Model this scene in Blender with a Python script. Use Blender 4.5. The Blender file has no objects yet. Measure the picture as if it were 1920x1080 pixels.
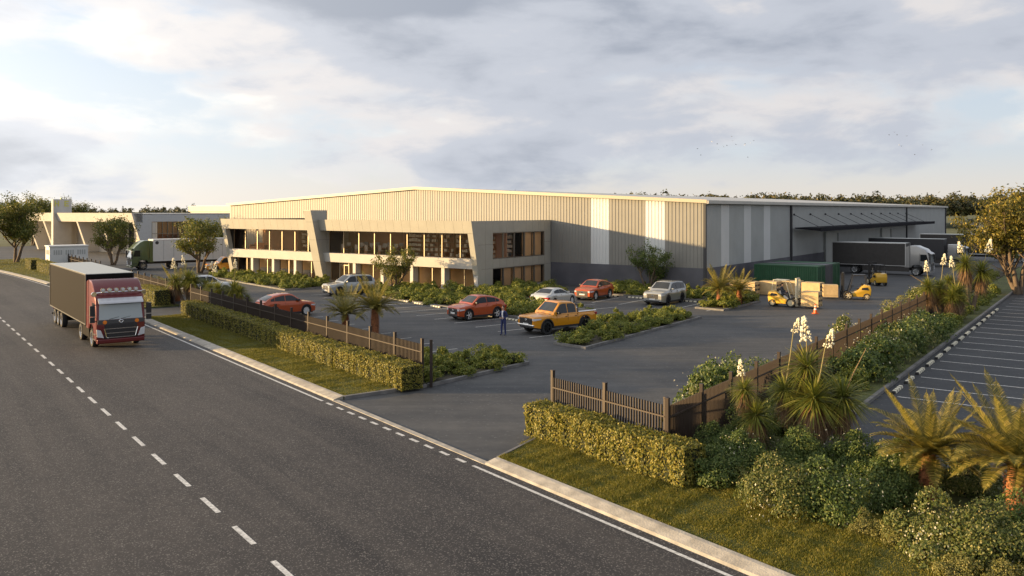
import bpy, bmesh, math, random
import numpy as np
from mathutils import Vector, Matrix
scene = bpy.context.scene
col = scene.collection
rad = math.radians
random.seed(7)
# ------------------------------------------------------------------ camera, sky, sun, exposure
CAM_H = 7.6; FPX = 1569.0; HORIZON = 395.0
cd = bpy.data.cameras.new('camera'); cam = bpy.data.objects.new('camera', cd); col.objects.link(cam)
cam.location = (0, 0, CAM_H); cam.rotation_euler = (rad(90), 0, 0)
cd.sensor_width = 36; cd.lens = 36 * FPX / 1920; cd.shift_y = -(540 - HORIZON) / 1920
cd.clip_start = 0.2; cd.clip_end = 6000
scene.camera = cam
SUN_EL = rad(6.5); SUN_AZ = rad(-90)          # azimuth of the sun measured from +Y towards +X
sun_dir = Vector((math.sin(SUN_AZ) * math.cos(SUN_EL), math.cos(SUN_AZ) * math.cos(SUN_EL), math.sin(SUN_EL)))
ld = bpy.data.lights.new('sun', 'SUN'); ld.energy = 5.0; ld.angle = rad(0.9); ld.color = (1.0, 0.68, 0.32)
lo = bpy.data.objects.new('sun', ld); col.objects.link(lo); lo.location = (-60, 0, 40)
lo.rotation_euler = sun_dir.to_track_quat('Z', 'Y').to_euler()
wd = bpy.data.worlds.new('World'); scene.world = wd; wd.use_nodes = True
nt = wd.node_tree; nt.nodes.clear()
def N(t, **k):
    n = nt.nodes.new(t)
    for a, b in k.items(): setattr(n, a, b)
    return n
def wl(a, b): nt.links.new(a, b)
def wmath(op, a, b=None, clamp=False):
    n = N('ShaderNodeMath', operation=op); n.use_clamp = clamp
    for i, x in enumerate((a, b)):
        if x is None: continue
        if isinstance(x, (int, float)): n.inputs[i].default_value = x
        else: wl(x, n.inputs[i])
    return n.outputs[0]
def wramp(src, stops, interp='EASE'):
    r = N('ShaderNodeValToRGB'); r.color_ramp.interpolation = interp
    els = r.color_ramp.elements
    while len(els) < len(stops): els.new(0.5)
    for e, (p, c) in zip(els, stops): e.position = p; e.color = (*c, 1)
    wl(src, r.inputs[0]); return r.outputs[0]
def wmix(f, a, b, mode='MIX'):
    m = N('ShaderNodeMix', data_type='RGBA', blend_type=mode)
    for i, x in ((0, f), (6, a), (7, b)):
        if isinstance(x, (int, float)): m.inputs[i].default_value = x
        elif isinstance(x, tuple): m.inputs[i].default_value = (*x, 1)
        else: wl(x, m.inputs[i])
    return m.outputs[2]
out = N('ShaderNodeOutputWorld'); bg = N('ShaderNodeBackground'); bg.inputs[1].default_value = 0.065
sky = N('ShaderNodeTexSky', sky_type='NISHITA'); sky.sun_disc = False
sky.sun_elevation = SUN_EL; sky.sun_rotation = SUN_AZ; sky.dust_density = 1.5; sky.ozone_density = 1.5
tc = N('ShaderNodeTexCoord')
sep = N('ShaderNodeSeparateXYZ'); wl(tc.outputs['Generated'], sep.inputs[0])
mp = N('ShaderNodeMapping'); wl(tc.outputs['Generated'], mp.inputs[0])
mp.inputs['Scale'].default_value = (1.0, 1.0, 2.9); mp.inputs['Location'].default_value = (5.2, 1.1, 2.0)
mp2 = N('ShaderNodeMapping'); wl(mp.outputs[0], mp2.inputs[0]); mp2.inputs['Location'].default_value = (-0.055, -0.01, 0.075)
def cloud(vec, scale, det, rough=.55, dist=.25):
    n = N('ShaderNodeTexNoise'); n.inputs['Scale'].default_value = scale; n.inputs['Detail'].default_value = det
    n.inputs['Roughness'].default_value = rough; n.inputs['Distortion'].default_value = dist; n.noise_dimensions = '3D'
    wl(vec, n.inputs['Vector']); return n.outputs[0]
big = cloud(mp.outputs[0], 2.6, 8, .52)
lit = cloud(mp2.outputs[0], 2.6, 4, .5)
fine = cloud(mp.outputs[0], 9.0, 9, .6)
dens = wmath('ADD', wmath('MULTIPLY', big, .80), wmath('MULTIPLY', fine, .20))
hz = wmath('MULTIPLY', wmath('SUBTRACT', sep.outputs[2], .06), 0.75)      # more cloud higher up
cover = wramp(wmath('ADD', dens, wmath('MINIMUM', wmath('MAXIMUM', hz, -.05), .09)), [(.43, (0, 0, 0)), (.54, (1, 1, 1))])
shade = wmath('SUBTRACT', lit, big)                                        # >0 where thicker cloud lies towards the sun
sh = wmath('ADD', wmath('MULTIPLY', shade, 1.5), wmath('MULTIPLY', wmath('SUBTRACT', wmath('ADD', dens, wmath('MINIMUM', wmath('MULTIPLY', sep.outputs[2], .17), .05)), .415), 2.6))
ccol = wramp(sh, [(.0, (7.6, 7.2, 6.6)), (.13, (5.8, 5.6, 5.6)), (.30, (4.2, 4.45, 5.0)), (.62, (2.6, 2.9, 3.5))])
dotn = N('ShaderNodeVectorMath', operation='DOT_PRODUCT'); wl(tc.outputs['Generated'], dotn.inputs[0]); dotn.inputs[1].default_value = sun_dir
glow = wmath('POWER', wmath('MULTIPLY', wmath('ADD', dotn.outputs['Value'], 1.0), .5), 5.0)
clear = wmix(.78, sky.outputs[0], wramp(sep.outputs[2], [(0, (7.2, 6.7, 6.1)), (.08, (5.5, 6.1, 6.9)), (.3, (3.0, 4.3, 6.2))]))
skyc = wmix(cover, clear, ccol)
glowc = wmix(1.0, (1, 1, 1), (9.0, 7.6, 5.4), 'MULTIPLY')
gs = N('ShaderNodeVectorMath', operation='SCALE'); gs.inputs[0].default_value = (9.5, 9.0, 8.0); wl(glow, gs.inputs['Scale'])
fin = wmix(1.0, skyc, gs.outputs[0], 'ADD')
wl(fin, bg.inputs[0]); wl(bg.outputs[0], out.inputs[0])
vs = scene.view_settings
vs.view_transform = 'Standard'; vs.look = 'None'; vs.exposure = 1.05; vs.gamma = 1.0; vs.use_curve_mapping = False
# ------------------------------------------------------------------ site axes: U along the warehouse front, V into the site; R along the road, n across it
U = Vector((.809, -.588, 0)); V = Vector((.588, .809, 0)); R = Vector((-.603, .798, 0)); NN = Vector((.798, .603, 0))
C0 = Vector((17.87, 77.43, 0)); A_UV = math.atan2(U.y, U.x); A_RN = math.atan2(NN.y, NN.x)
def W(u, v, z=0): p = C0 + U * u + V * v; return Vector((p.x, p.y, z))
def RN(r, n, z=0): p = R * r + NN * n; return Vector((p.x, p.y, z))
def G(x, y, z=0): k = (CAM_H - z) / (y - HORIZON); return Vector(((x - 960) * k, FPX * k, z))
def to_uv(p): d = p - C0; return (d.x * U.x + d.y * U.y, d.x * V.x + d.y * V.y)
# ------------------------------------------------------------------ materials
MATS = {}
def mat(name, color, rough=.6, metal=0, var=0, vscale=3.0, bump=0, bscale=20, coat=0, spec=.5, emit=None, stretch=(1, 1, 1)):
    if name in MATS: return MATS[name]
    m = bpy.data.materials.new(name); m.use_nodes = True; t = m.node_tree; b = t.nodes['Principled BSDF']
    b.inputs['Base Color'].default_value = (*color, 1); b.inputs['Roughness'].default_value = rough
    b.inputs['Metallic'].default_value = metal; b.inputs['Coat Weight'].default_value = coat; b.inputs['Specular IOR Level'].default_value = spec
    b.inputs['Coat Roughness'].default_value = .06
    if emit: b.inputs['Emission Color'].default_value = (*emit[0], 1); b.inputs['Emission Strength'].default_value = emit[1]
    if var or bump:
        tcn = t.nodes.new('ShaderNodeTexCoord'); mpn = t.nodes.new('ShaderNodeMapping'); mpn.inputs['Scale'].default_value = stretch
        t.links.new(tcn.outputs['Object'], mpn.inputs[0])
    if var:
        n = t.nodes.new('ShaderNodeTexNoise'); n.inputs['Scale'].default_value = vscale; n.inputs['Detail'].default_value = 6
        t.links.new(mpn.outputs[0], n.inputs['Vector'])
        r = t.nodes.new('ShaderNodeValToRGB'); e = r.color_ramp.elements
        e[0].position = .3; e[1].position = .7
        e[0].color = (*[c * (1 - var) for c in color], 1); e[1].color = (*[min(1, c * (1 + var)) for c in color], 1)
        t.links.new(n.outputs[0], r.inputs[0]); t.links.new(r.outputs[0], b.inputs['Base Color'])
    if bump:
        n = t.nodes.new('ShaderNodeTexNoise'); n.inputs['Scale'].default_value = bscale; n.inputs['Detail'].default_value = 4
        t.links.new(mpn.outputs[0], n.inputs['Vector'])
        bn = t.nodes.new('ShaderNodeBump'); bn.inputs['Strength'].default_value = bump; bn.inputs['Distance'].default_value = .03
        t.links.new(n.outputs[0], bn.inputs['Height']); t.links.new(bn.outputs[0], b.inputs['Normal'])
    MATS[name] = m; return m
def leaf_mat(name, c1, c2, c3=None, trans=.35, rough=.5):
    if name in MATS: return MATS[name]
    m = bpy.data.materials.new(name); m.use_nodes = True; t = m.node_tree; b = t.nodes['Principled BSDF']
    g = t.nodes.new('ShaderNodeNewGeometry'); r = t.nodes.new('ShaderNodeValToRGB'); e = r.color_ramp.elements
    e[0].color = (*c1, 1); e[1].color = (*c2, 1); e[1].position = .75 if c3 else 1
    if c3: x = e.new(1.0); x.color = (*c3, 1)
    t.links.new(g.outputs['Random Per Island'], r.inputs[0]); t.links.new(r.outputs[0], b.inputs['Base Color'])
    b.inputs['Roughness'].default_value = rough; b.inputs['Specular IOR Level'].default_value = .35
    tr = t.nodes.new('ShaderNodeBsdfTranslucent'); t.links.new(r.outputs[0], tr.inputs[0])
    mx = t.nodes.new('ShaderNodeMixShader'); mx.inputs[0].default_value = trans
    o = t.nodes['Material Output']
    t.links.new(b.outputs[0], mx.inputs[1]); t.links.new(tr.outputs[0], mx.inputs[2]); t.links.new(mx.outputs[0], o.inputs[0])
    MATS[name] = m; return m
def glass_mat(name, tint, refl=.12):
    if name in MATS: return MATS[name]
    m = bpy.data.materials.new(name); m.use_nodes = True; t = m.node_tree; t.nodes.remove(t.nodes['Principled BSDF'])
    o = t.nodes['Material Output']; tr = t.nodes.new('ShaderNodeBsdfTransparent'); tr.inputs[0].default_value = (*tint, 1)
    gl = t.nodes.new('ShaderNodeBsdfGlossy'); gl.inputs['Roughness'].default_value = .02; gl.inputs[0].default_value = (.95, .93, .9, 1)
    fr = t.nodes.new('ShaderNodeFresnel'); fr.inputs[0].default_value = 1.38
    ad = t.nodes.new('ShaderNodeMath'); ad.operation = 'ADD'; ad.inputs[1].default_value = refl; ad.use_clamp = True
    mx = t.nodes.new('ShaderNodeMixShader'); t.links.new(fr.outputs[0], ad.inputs[0]); t.links.new(ad.outputs[0], mx.inputs[0])
    t.links.new(tr.outputs[0], mx.inputs[1]); t.links.new(gl.outputs[0], mx.inputs[2]); t.links.new(mx.outputs[0], o.inputs[0])
    MATS[name] = m; return m
def asphalt(name, c_lo, c_hi, speck, wear_scale=.12, rough=.75, streak=(0, 9, 1.3)):
    m = bpy.data.materials.new(name); m.use_nodes = True; t = m.node_tree; b = t.nodes['Principled BSDF']
    tcn = t.nodes.new('ShaderNodeTexCoord')
    def noise(s, d, ro=.5):
        n = t.nodes.new('ShaderNodeTexNoise'); n.inputs['Scale'].default_value = s; n.inputs['Detail'].default_value = d; n.inputs['Roughness'].default_value = ro
        t.links.new(tcn.outputs['Object'], n.inputs['Vector']); return n.outputs[0]
    def ramp(s, a, c, p0, p1):
        r = t.nodes.new('ShaderNodeValToRGB'); e = r.color_ramp.elements; e[0].position = p0; e[1].position = p1
        e[0].color = (*a, 1); e[1].color = (*c, 1); t.links.new(s, r.inputs[0]); return r.outputs[0]
    mpr = t.nodes.new('ShaderNodeMapping'); mpr.vector_type = 'TEXTURE'; mpr.inputs['Rotation'].default_value = (0, 0, streak[0]); mpr.inputs['Scale'].default_value = (streak[1], streak[2], 1)
    t.links.new(tcn.outputs['Object'], mpr.inputs[0]); wn_ = t.nodes.new('ShaderNodeTexNoise'); wn_.inputs['Scale'].default_value = 1; wn_.inputs['Detail'].default_value = 6; wn_.inputs['Roughness'].default_value = .6; wn_.inputs['Distortion'].default_value = .6
    t.links.new(mpr.outputs[0], wn_.inputs['Vector'])
    av = t.nodes.new('ShaderNodeMath'); av.operation = 'MULTIPLY_ADD'; av.inputs[1].default_value = .55
    hv = t.nodes.new('ShaderNodeMath'); hv.operation = 'MULTIPLY'; hv.inputs[1].default_value = .45
    t.links.new(noise(wear_scale, 7, .6), hv.inputs[0]); t.links.new(wn_.outputs[0], av.inputs[0]); t.links.new(hv.outputs[0], av.inputs[2])
    base = ramp(av.outputs[0], c_lo, c_hi, .38, .62)
    mid = ramp(noise(1.7, 6, .7), (.8, .8, .8), (1.15, 1.13, 1.1), .3, .7)
    mx = t.nodes.new('ShaderNodeMix'); mx.data_type = 'RGBA'; mx.blend_type = 'MULTIPLY'; mx.inputs[0].default_value = 1
    t.links.new(base, mx.inputs[6]); t.links.new(mid, mx.inputs[7])
    last = mx.outputs[2]
    if speck:
        vo = t.nodes.new('ShaderNodeTexVoronoi'); vo.inputs['Scale'].default_value = speck[0]; t.links.new(tcn.outputs['Object'], vo.inputs['Vector'])
        sc = t.nodes.new('ShaderNodeSeparateColor'); t.links.new(vo.outputs['Color'], sc.inputs[0])
        f = ramp(sc.outputs[0], (0, 0, 0), (1, 1, 1), speck[1], 1.0)
        m2 = t.nodes.new('ShaderNodeMix'); m2.data_type = 'RGBA'; t.links.new(f, m2.inputs[0]); t.links.new(last, m2.inputs[6]); m2.inputs[7].default_value = (*speck[2], 1)
        last = m2.outputs[2]
    t.links.new(last, b.inputs['Base Color']); b.inputs['Roughness'].default_value = rough; b.inputs['Specular IOR Level'].default_value = .4
    bn = t.nodes.new('ShaderNodeBump'); bn.inputs['Strength'].default_value = .35; bn.inputs['Distance'].default_value = .01
    t.links.new(noise(40, 5, .7), bn.inputs['Height']); t.links.new(bn.outputs[0], b.inputs['Normal'])
    MATS[name] = m; return m
M_road = asphalt('road_asphalt', (.022, .021, .022), (.060, .054, .050), (38, .82, (.19, .175, .16)), streak=(A_RN, 1.1, 26))
M_yard = asphalt('yard_asphalt', (.042, .046, .052), (.092, .092, .092), (14, .97, (.12, .12, .12)), .16)
M_lot = asphalt('lot_asphalt', (.030, .034, .040), (.048, .051, .056), (14, .97, (.1, .1, .1)), .14)
M_paint = mat('line_paint', (.56, .55, .52), .7, var=.42, vscale=11)
M_kerb = mat('kerb_concrete', (.36, .33, .28), .85, var=.28, vscale=2.5, bump=.4)
M_gkerb = mat('yard_kerb', (.17, .165, .16), .85, var=.25, vscale=3, bump=.3)
M_ground = mat('field_ground', (.075, .085, .028), .95, var=.4, vscale=.05)
M_lawn = mat('lawn_soil', (.075, .085, .022), .95, var=.4, vscale=1.2, bump=.5)
M_soil = mat('bed_soil', (.05, .042, .025), .95, var=.4, vscale=2, bump=.6)
M_cream = mat('cream_cladding', (.222, .216, .196), .5, var=.06, vscale=.6)
M_grey = mat('grey_cladding', (.37, .385, .375), .5, var=.07, vscale=.5)
M_white = mat('white_cladding', (.62, .63, .62), .5, var=.04, vscale=.5)
M_plinth = mat('plinth_concrete', (.10, .10, .115), .8, var=.22, vscale=.5, bump=.2)
M_dark = mat('dark_trim', (.035, .036, .04), .5)
M_roofm = mat('roof_metal', (.5, .48, .43), .45, var=.08, vscale=.3)
M_panel = mat('composite_panel', (.36, .35, .305), .5, var=.06, vscale=.8)
M_pale = mat('pale_render', (.52, .50, .46), .7, var=.06, vscale=.8)
M_frame = mat('window_frame_metal', (.20, .18, .15), .4, .4)
M_pane = glass_mat('window_glass', (.94, .89, .82), .0)
M_fence = mat('fence_metal', (.034, .022, .016), .55, .1, var=.1, vscale=4)
M_chrome = mat('chrome', (.75, .75, .75), .12, 1.0)
M_tyre = mat('tyre_rubber', (.022, .022, .023), .8)
M_rim = mat('alloy_rim', (.72, .72, .71), .3, .3)
M_black = mat('black_plastic', (.02, .02, .022), .45)
M_carglass = mat('car_glass', (.018, .021, .024), .06, 0, spec=.45)
M_lamp = mat('lamp_glass', (.6, .61, .63), .1, coat=.6)
M_tail = mat('tail_lamp', (.35, .02, .02), .15, coat=.6)
M_amber = mat('amber_lamp', (.8, .22, .02), .25, coat=.4)
M_bark = mat('bark', (.13, .095, .065), .9, var=.35, vscale=6, bump=.6, stretch=(1, 1, .3))
# ------------------------------------------------------------------ mesh helpers
class MB:
    def __init__(s): s.v = []; s.f = []
    def add(s, vs, fs):
        o = len(s.v); s.v += [tuple(p) for p in vs]; s.f += [tuple(i + o for i in f) for f in fs]; return s
    def box(s, x0, x1, y0, y1, z0, z1, M=None):
        vs = [Vector((x, y, z)) for z in (z0, z1) for x, y in ((x0, y0), (x1, y0), (x1, y1), (x0, y1))]
        if M is not None: vs = [M @ p for p in vs]
        return s.add(vs, [(3, 2, 1, 0), (4, 5, 6, 7), (0, 1, 5, 4), (1, 2, 6, 5), (2, 3, 7, 6), (3, 0, 4, 7)])
    def prism(s, poly, axis, a, b):
        def mk(p, q, t): return {'x': (t, p, q), 'y': (p, t, q), 'z': (p, q, t)}[axis]
        n = len(poly); vs = [mk(p, q, a) for p, q in poly] + [mk(p, q, b) for p, q in poly]
        ar = sum(poly[i][0] * poly[(i + 1) % n][1] - poly[(i + 1) % n][0] * poly[i][1] for i in range(n))
        fs = [tuple(range(n))[::-1], tuple(range(n, 2 * n))] + [(i, (i + 1) % n, n + (i + 1) % n, n + i) for i in range(n)]
        flip = (ar < 0) != (axis == 'y') != (b < a)
        if flip: fs = [f[::-1] for f in fs]
        return s.add(vs, fs)
    def tube(s, pts, rs, n=8, caps=True):
        pts = [Vector(p) for p in pts]
        if not hasattr(rs, '__len__'): rs = [rs] * len(pts)
        vs = []; fs = []; ref = None
        for i, p in enumerate(pts):
            d = (pts[min(i + 1, len(pts) - 1)] - pts[max(i - 1, 0)]).normalized()
            if ref is None: ref = d.orthogonal().normalized()
            a = (ref - d * ref.dot(d)); a = a.normalized() if a.length > 1e-5 else d.orthogonal().normalized()
            ref = a; b = d.cross(a)
            vs += [p + (a * math.cos(2 * math.pi * k / n) + b * math.sin(2 * math.pi * k / n)) * rs[i] for k in range(n)]
        for i in range(len(pts) - 1):
            for k in range(n): fs.append((i * n + k, i * n + (k + 1) % n, (i + 1) * n + (k + 1) % n, (i + 1) * n + k))
        if caps: fs += [tuple(range(n))[::-1], tuple(range((len(pts) - 1) * n, len(pts) * n))]
        return s.add(vs, fs)
    def lathe(s, prof, axis='z', n=16, c=(0, 0, 0)):
        vs = []; fs = []; m = len(prof); c = Vector(c)
        for k in range(n):
            a = 2 * math.pi * k / n
            for r, h in prof:
                p = (r * math.cos(a), r * math.sin(a), h)
                if axis == 'y': p = (p[0], h, p[1])
                if axis == 'x': p = (h, p[0], p[1])
                vs.append(c + Vector(p))
        for k in range(n):
            for j in range(m - 1):
                f = (k * m + j, ((k + 1) % n) * m + j, ((k + 1) % n) * m + j + 1, k * m + j + 1)
                fs.append(f if axis != 'y' else f[::-1])
        return s.add(vs, fs)
    def ball(s, c, r, n=8, m=6, sc=(1, 1, 1)):
        c = Vector(c); prof = [(math.sin(math.pi * i / m) * r, -math.cos(math.pi * i / m) * r) for i in range(m + 1)]
        o = len(s.v); s.lathe(prof, 'z', n)
        s.v[o:] = [tuple(c + Vector((p[0] * sc[0], p[1] * sc[1], p[2] * sc[2]))) for p in s.v[o:]]; return s
    def grid(s, rows):
        n = len(rows[0]); o = [p for r in rows for p in r]
        return s.add(o, [(i * n + j, i * n + j + 1, (i + 1) * n + j + 1, (i + 1) * n + j) for i in range(len(rows) - 1) for j in range(n - 1)])
    def mesh(s, name, m=None, smooth=0, bevel=0, segs=2):
        me = bpy.data.meshes.new(name); me.from_pydata(s.v, [], s.f)
        if bevel:
            bm = bmesh.new(); bm.from_mesh(me); bmesh.ops.remove_doubles(bm, verts=bm.verts, dist=1e-5)
            bmesh.ops.bevel(bm, geom=[e for e in bm.edges if len(e.link_faces) == 2 and e.calc_face_angle(0) > .35], offset=bevel, segments=segs, affect='EDGES', profile=.6, clamp_overlap=True)
            bm.to_mesh(me); bm.free()
        if m: me.materials.append(m)
        if smooth:
            me.polygons.foreach_set('use_smooth', [True] * len(me.polygons)); me.set_sharp_from_angle(angle=rad(smooth))
        me.update(); return me
    def build(s, name, m, parent=None, loc=(0, 0, 0), rz=0, **k): return put(name, s.mesh(name, m, **k), parent, loc, rz)
def put(name, me, parent=None, loc=(0, 0, 0), rz=0):
    o = bpy.data.objects.new(name, me); col.objects.link(o); o.parent = parent; o.location = loc
    o.rotation_euler = rz if hasattr(rz, '__len__') else (0, 0, rz); return o
def tag(o, label=None, cat=None, group=None, kind=None):
    for k, x in (('label', label), ('category', cat), ('group', group), ('kind', kind)):
        if x: o[k] = x
    return o
def thing(name, label, cat, loc=(0, 0, 0), rz=0, group=None):
    return tag(put(name, None, None, loc, rz), label, cat, group)
def copy_tree(o, loc=None, rz=None, label=None, group=None, parent=None, scale=None):
    c = o.copy(); col.objects.link(c); c.parent = parent
    if loc is not None: c.location = loc
    if rz is not None: c.rotation_euler = (0, 0, rz)
    if scale is not None: c.scale = (scale, scale, scale) if not hasattr(scale, '__len__') else scale
    if label: c['label'] = label
    if group: c['group'] = group
    for ch in list(o.children): copy_tree(ch, parent=c)
    return c
def np_mesh(name, verts, faces, m):
    """verts (N,3), faces (F,k)"""
    me = bpy.data.meshes.new(name); k = faces.shape[1]
    me.vertices.add(len(verts)); me.vertices.foreach_set('co', np.ascontiguousarray(verts, np.float32).ravel())
    me.loops.add(faces.size); me.loops.foreach_set('vertex_index', np.ascontiguousarray(faces, np.int32).ravel())
    me.polygons.add(len(faces)); me.polygons.foreach_set('loop_start', np.arange(0, faces.size, k, dtype=np.int32))
    me.polygons.foreach_set('loop_total', np.full(len(faces), k, np.int32))
    me.materials.append(m); me.update(calc_edges=True); return me
def nrm(a): return a / np.maximum(np.linalg.norm(a, axis=1, keepdims=True), 1e-9)
def leaf_arrays(P, out, L, Wd, rng, jitter=.8):
    """diamond leaves at points P whose blades face roughly along out"""
    n = len(P); nn = nrm(out + rng.normal(0, jitter, (n, 3)))
    t = nrm(np.cross(nn, rng.normal(0, 1, (n, 3)))); b = np.cross(nn, t)
    l = (L * rng.uniform(.7, 1.3, n))[:, None]; w = (Wd * rng.uniform(.7, 1.3, n))[:, None]
    vs = np.stack([P - t * l, P + b * w, P + t * l, P - b * w], 1).reshape(-1, 3)
    return vs, np.arange(4 * n).reshape(n, 4)
def leaf_mesh(name, P, out, L, Wd, rng, m, jitter=.8):
    return np_mesh(name, *leaf_arrays(P, out, L, Wd, rng, jitter), m)
def poly_sheet(name, pts, z, m, parent=None):
    mb = MB(); mb.add([(p[0], p[1], z) for p in pts], [tuple(range(len(pts)))])
    ar = sum(pts[i][0] * pts[(i + 1) % len(pts)][1] - pts[(i + 1) % len(pts)][0] * pts[i][1] for i in range(len(pts)))
    if ar < 0: mb.f = [f[::-1] for f in mb.f]
    return mb.build(name, m, parent)
def inside(px, py, poly):
    r = np.zeros(len(px), bool); n = len(poly)
    for i in range(n):
        x0, y0 = poly[i][:2]; x1, y1 = poly[(i + 1) % n][:2]
        if y0 == y1: continue
        c = ((y0 > py) != (y1 > py)) & (px < (x1 - x0) * (py - y0) / (y1 - y0) + x0); r ^= c
    return r
def xsect(p, q): return p
# ------------------------------------------------------------------ ground, road, yard
tag(poly_sheet('ground', [(-3500, -300), (3500, -300), (3500, 4500), (-3500, 4500)], -.03, M_ground), kind='structure')
def edge_n(r):                                   # the far road bends away to the left
    return 14.5 if r < 72 else 14.5 - .00105 * (r - 72) ** 2
rs = list(range(-70, 73, 13)) + [76 + 6 * i for i in range(20)]
mb = MB(); mb.grid([[RN(r, edge_n(r) - 26, 0), RN(r, edge_n(r), 0)] for r in rs][::-1])
road = mb.build('road', M_road); tag(road, 'dark asphalt road with dashed centre line', kind='structure')
def strip_rn(r0, r1, n0, n1, z, m, name, parent):
    k = max(1, int((r1 - r0) / 6)); rr = [r0 + (r1 - r0) * i / k for i in range(k + 1)]
    b = MB(); b.grid([[RN(r, n0 + edge_n(r) - 14.5, z), RN(r, n1 + edge_n(r) - 14.5, z)] for r in rr][::-1]); return b.build(name, m, parent)
for i in range(-2, 40):
    strip_rn(18.75 + 2.5 * i, 18.75 + 2.5 * i + 1.35, 6.74, 6.87, .004, M_paint, 'dash', road)
strip_rn(-40, 20.6, 14.05, 14.16, .004, M_paint, 'edge_line', road)
strip_rn(31.2, 63, 14.05, 14.16, .004, M_paint, 'edge_line', road)
strip_rn(69, 130, 14.05, 14.16, .004, M_paint, 'edge_line', road)
for i in range(11): strip_rn(21.0 + .93 * i, 21.5 + .93 * i, 14.04, 14.17, .004, M_paint, 'dash', road)
yard_pts = [W(23, -56), W(23, 150), W(-160, 150), W(-160, 2), W(-78, -25.5)]
yard = tag(poly_sheet('yard', yard_pts, -.006, M_yard), 'grey asphalt yard and car park round the warehouse', kind='structure')
lot = tag(poly_sheet('parking_lot', [W(23, -46.5), W(80, -46.5), W(80, 150), W(23, 150)], -.004, M_lot), 'dark asphalt parking lot with white bay lines', kind='structure')
def line_seg(p, q, w, z, parent, m=M_paint, name='bay_line'):
    d = (q - p).normalized(); s = Vector((-d.y, d.x, 0)) * w / 2
    b = MB(); b.add([p - s, q - s, q + s, p + s], [(0, 1, 2, 3)]); b.v = [(x, y, z) for x, y, _ in b.v]; return b.build(name, m, parent)
for i in range(20):                             # bays of the right-hand lot
    v = -36.2 + 2.5 * i; line_seg(W(23.7, v), W(29.6, v), .1, .001, lot)
for r in [45 - 2.5 * i for i in range(2)] + [47.5 + 2.5 * i for i in range(6)]:
    line_seg(RN(r, 31), RN(r, 35.2), .09, .001, yard)
for r in [39.3, 36.9] + [66.2, 68.3, 71]: line_seg(RN(r, 31), RN(r, 35.2), .09, .001, yard)
for i in range(17): line_seg(RN(38.6 + 2.5 * i, 20.6), RN(38.6 + 2.5 * i, 25.4), .09, .001, yard)
for i in range(7): line_seg(W(-9.3 + 2.5 * i, -13.2), W(-9.3 + 2.5 * i, -8.6), .09, .001, yard)
for i in range(3): line_seg(RN(47.7 + 2.5 * i, 42), RN(47.7 + 2.5 * i, 46.4), .09, .001, yard)
# kerbs
def kerb_rn(r0, r1, label, m=M_kerb, prof=((14.42, -.02), (14.5, .05), (14.82, .125), (14.95, .13), (14.95, -.02)), name='kerb'):
    k = max(1, int((r1 - r0) / 3)); rr = [r0 + (r1 - r0) * i / k for i in range(k + 1)]
    b = MB(); n = len(prof)
    b.grid([[RN(r, a + edge_n(r) - 14.5, z) for a, z in prof] for r in rr][::-1])
    b.f += [tuple(range(n)), tuple(range(k * n, k * n + n))[::-1]]
    return tag(b.build(name, m), label, kind='structure')
kerb_rn(-40, 20.5, 'pale concrete kerb right of the driveway mouth')
kerb_rn(31.0, 62.9, 'pale concrete kerb between the two driveways')
kerb_rn(69.0, 92, 'pale concrete kerb beyond the second driveway')
kerb_rn(98, 150, 'pale concrete kerb at the far bend of the road')
kerb_rn(20.5, 31.0, 'flush concrete strip across the driveway mouth', prof=((14.42, -.02), (14.44, .014), (14.66, .018), (14.68, -.02)), name='kerb_crossing')
kerb_rn(62.9, 69.0, 'flush concrete strip across the far driveway', prof=((14.42, -.02), (14.44, .014), (14.66, .018), (14.68, -.02)), name='kerb_crossing')
def kerb_path(pts, label, w=.16, h=.13, m=M_gkerb, closed=False):
    b = MB(); P = [Vector((p[0], p[1], 0)) for p in pts]
    if closed: P.append(P[0])
    rows = []
    for i, p in enumerate(P):
        a = P[i - 1] if i else (P[-2] if closed else None); c = P[i + 1] if i + 1 < len(P) else (P[1] if closed else None)
        d1 = (p - a).normalized() if a is not None else None; d2 = (c - p).normalized() if c is not None else None
        d1 = d1 or d2; d2 = d2 or d1; n1 = Vector((-d1.y, d1.x, 0)); n2 = Vector((-d2.y, d2.x, 0)); nn_ = (n1 + n2)
        nn_ = nn_ / max(nn_.dot(n1), .35); s = nn_ * w / 2
        up = Vector((0, 0, h)); lo_ = Vector((0, 0, -.02))
        rows.append([p - s + lo_, p - s + up, p + s + up, p + s + lo_])
    b.grid(rows)
    if not closed: b.f += [(3, 2, 1, 0), tuple(range(len(b.v) - 4, len(b.v)))]
    return tag(b.build('kerb', m, None), label, kind='structure')
# lawns and planting beds (raised earth inside kerbs)
def raised(name, pts, label, m=M_soil, z=.10):
    n = len(pts); ar = sum(pts[i][0] * pts[(i + 1) % n][1] - pts[(i + 1) % n][0] * pts[i][1] for i in range(n))
    if ar < 0: pts = pts[::-1]
    b = MB(); b.prism([(p[0], p[1]) for p in pts], 'z', -.025, z); return tag(b.build(name, m), label, kind='structure')
lawn_left = [RN(31.0, 14.9), RN(62.9, 14.9), RN(62.9, 18.9), RN(31.0, 18.9)]
lawn_right = [RN(20.55, 14.9), RN(22.2, 18.9), W(20.25, -50.0), W(20.25, 60), W(22.92, 60), W(22.92, -46.4), W(60, -46.4), RN(-30, 14.9)]
lawn_mid = [RN(69, 14.9), RN(92, 14.2), RN(92, 19), RN(69, 19)]
lawn_far = [RN(98, 14.2), RN(110, 13.3), RN(122, 12.2), RN(135, 10.7), RN(150, 8.5), RN(150, 20), RN(98, 20)]
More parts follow.
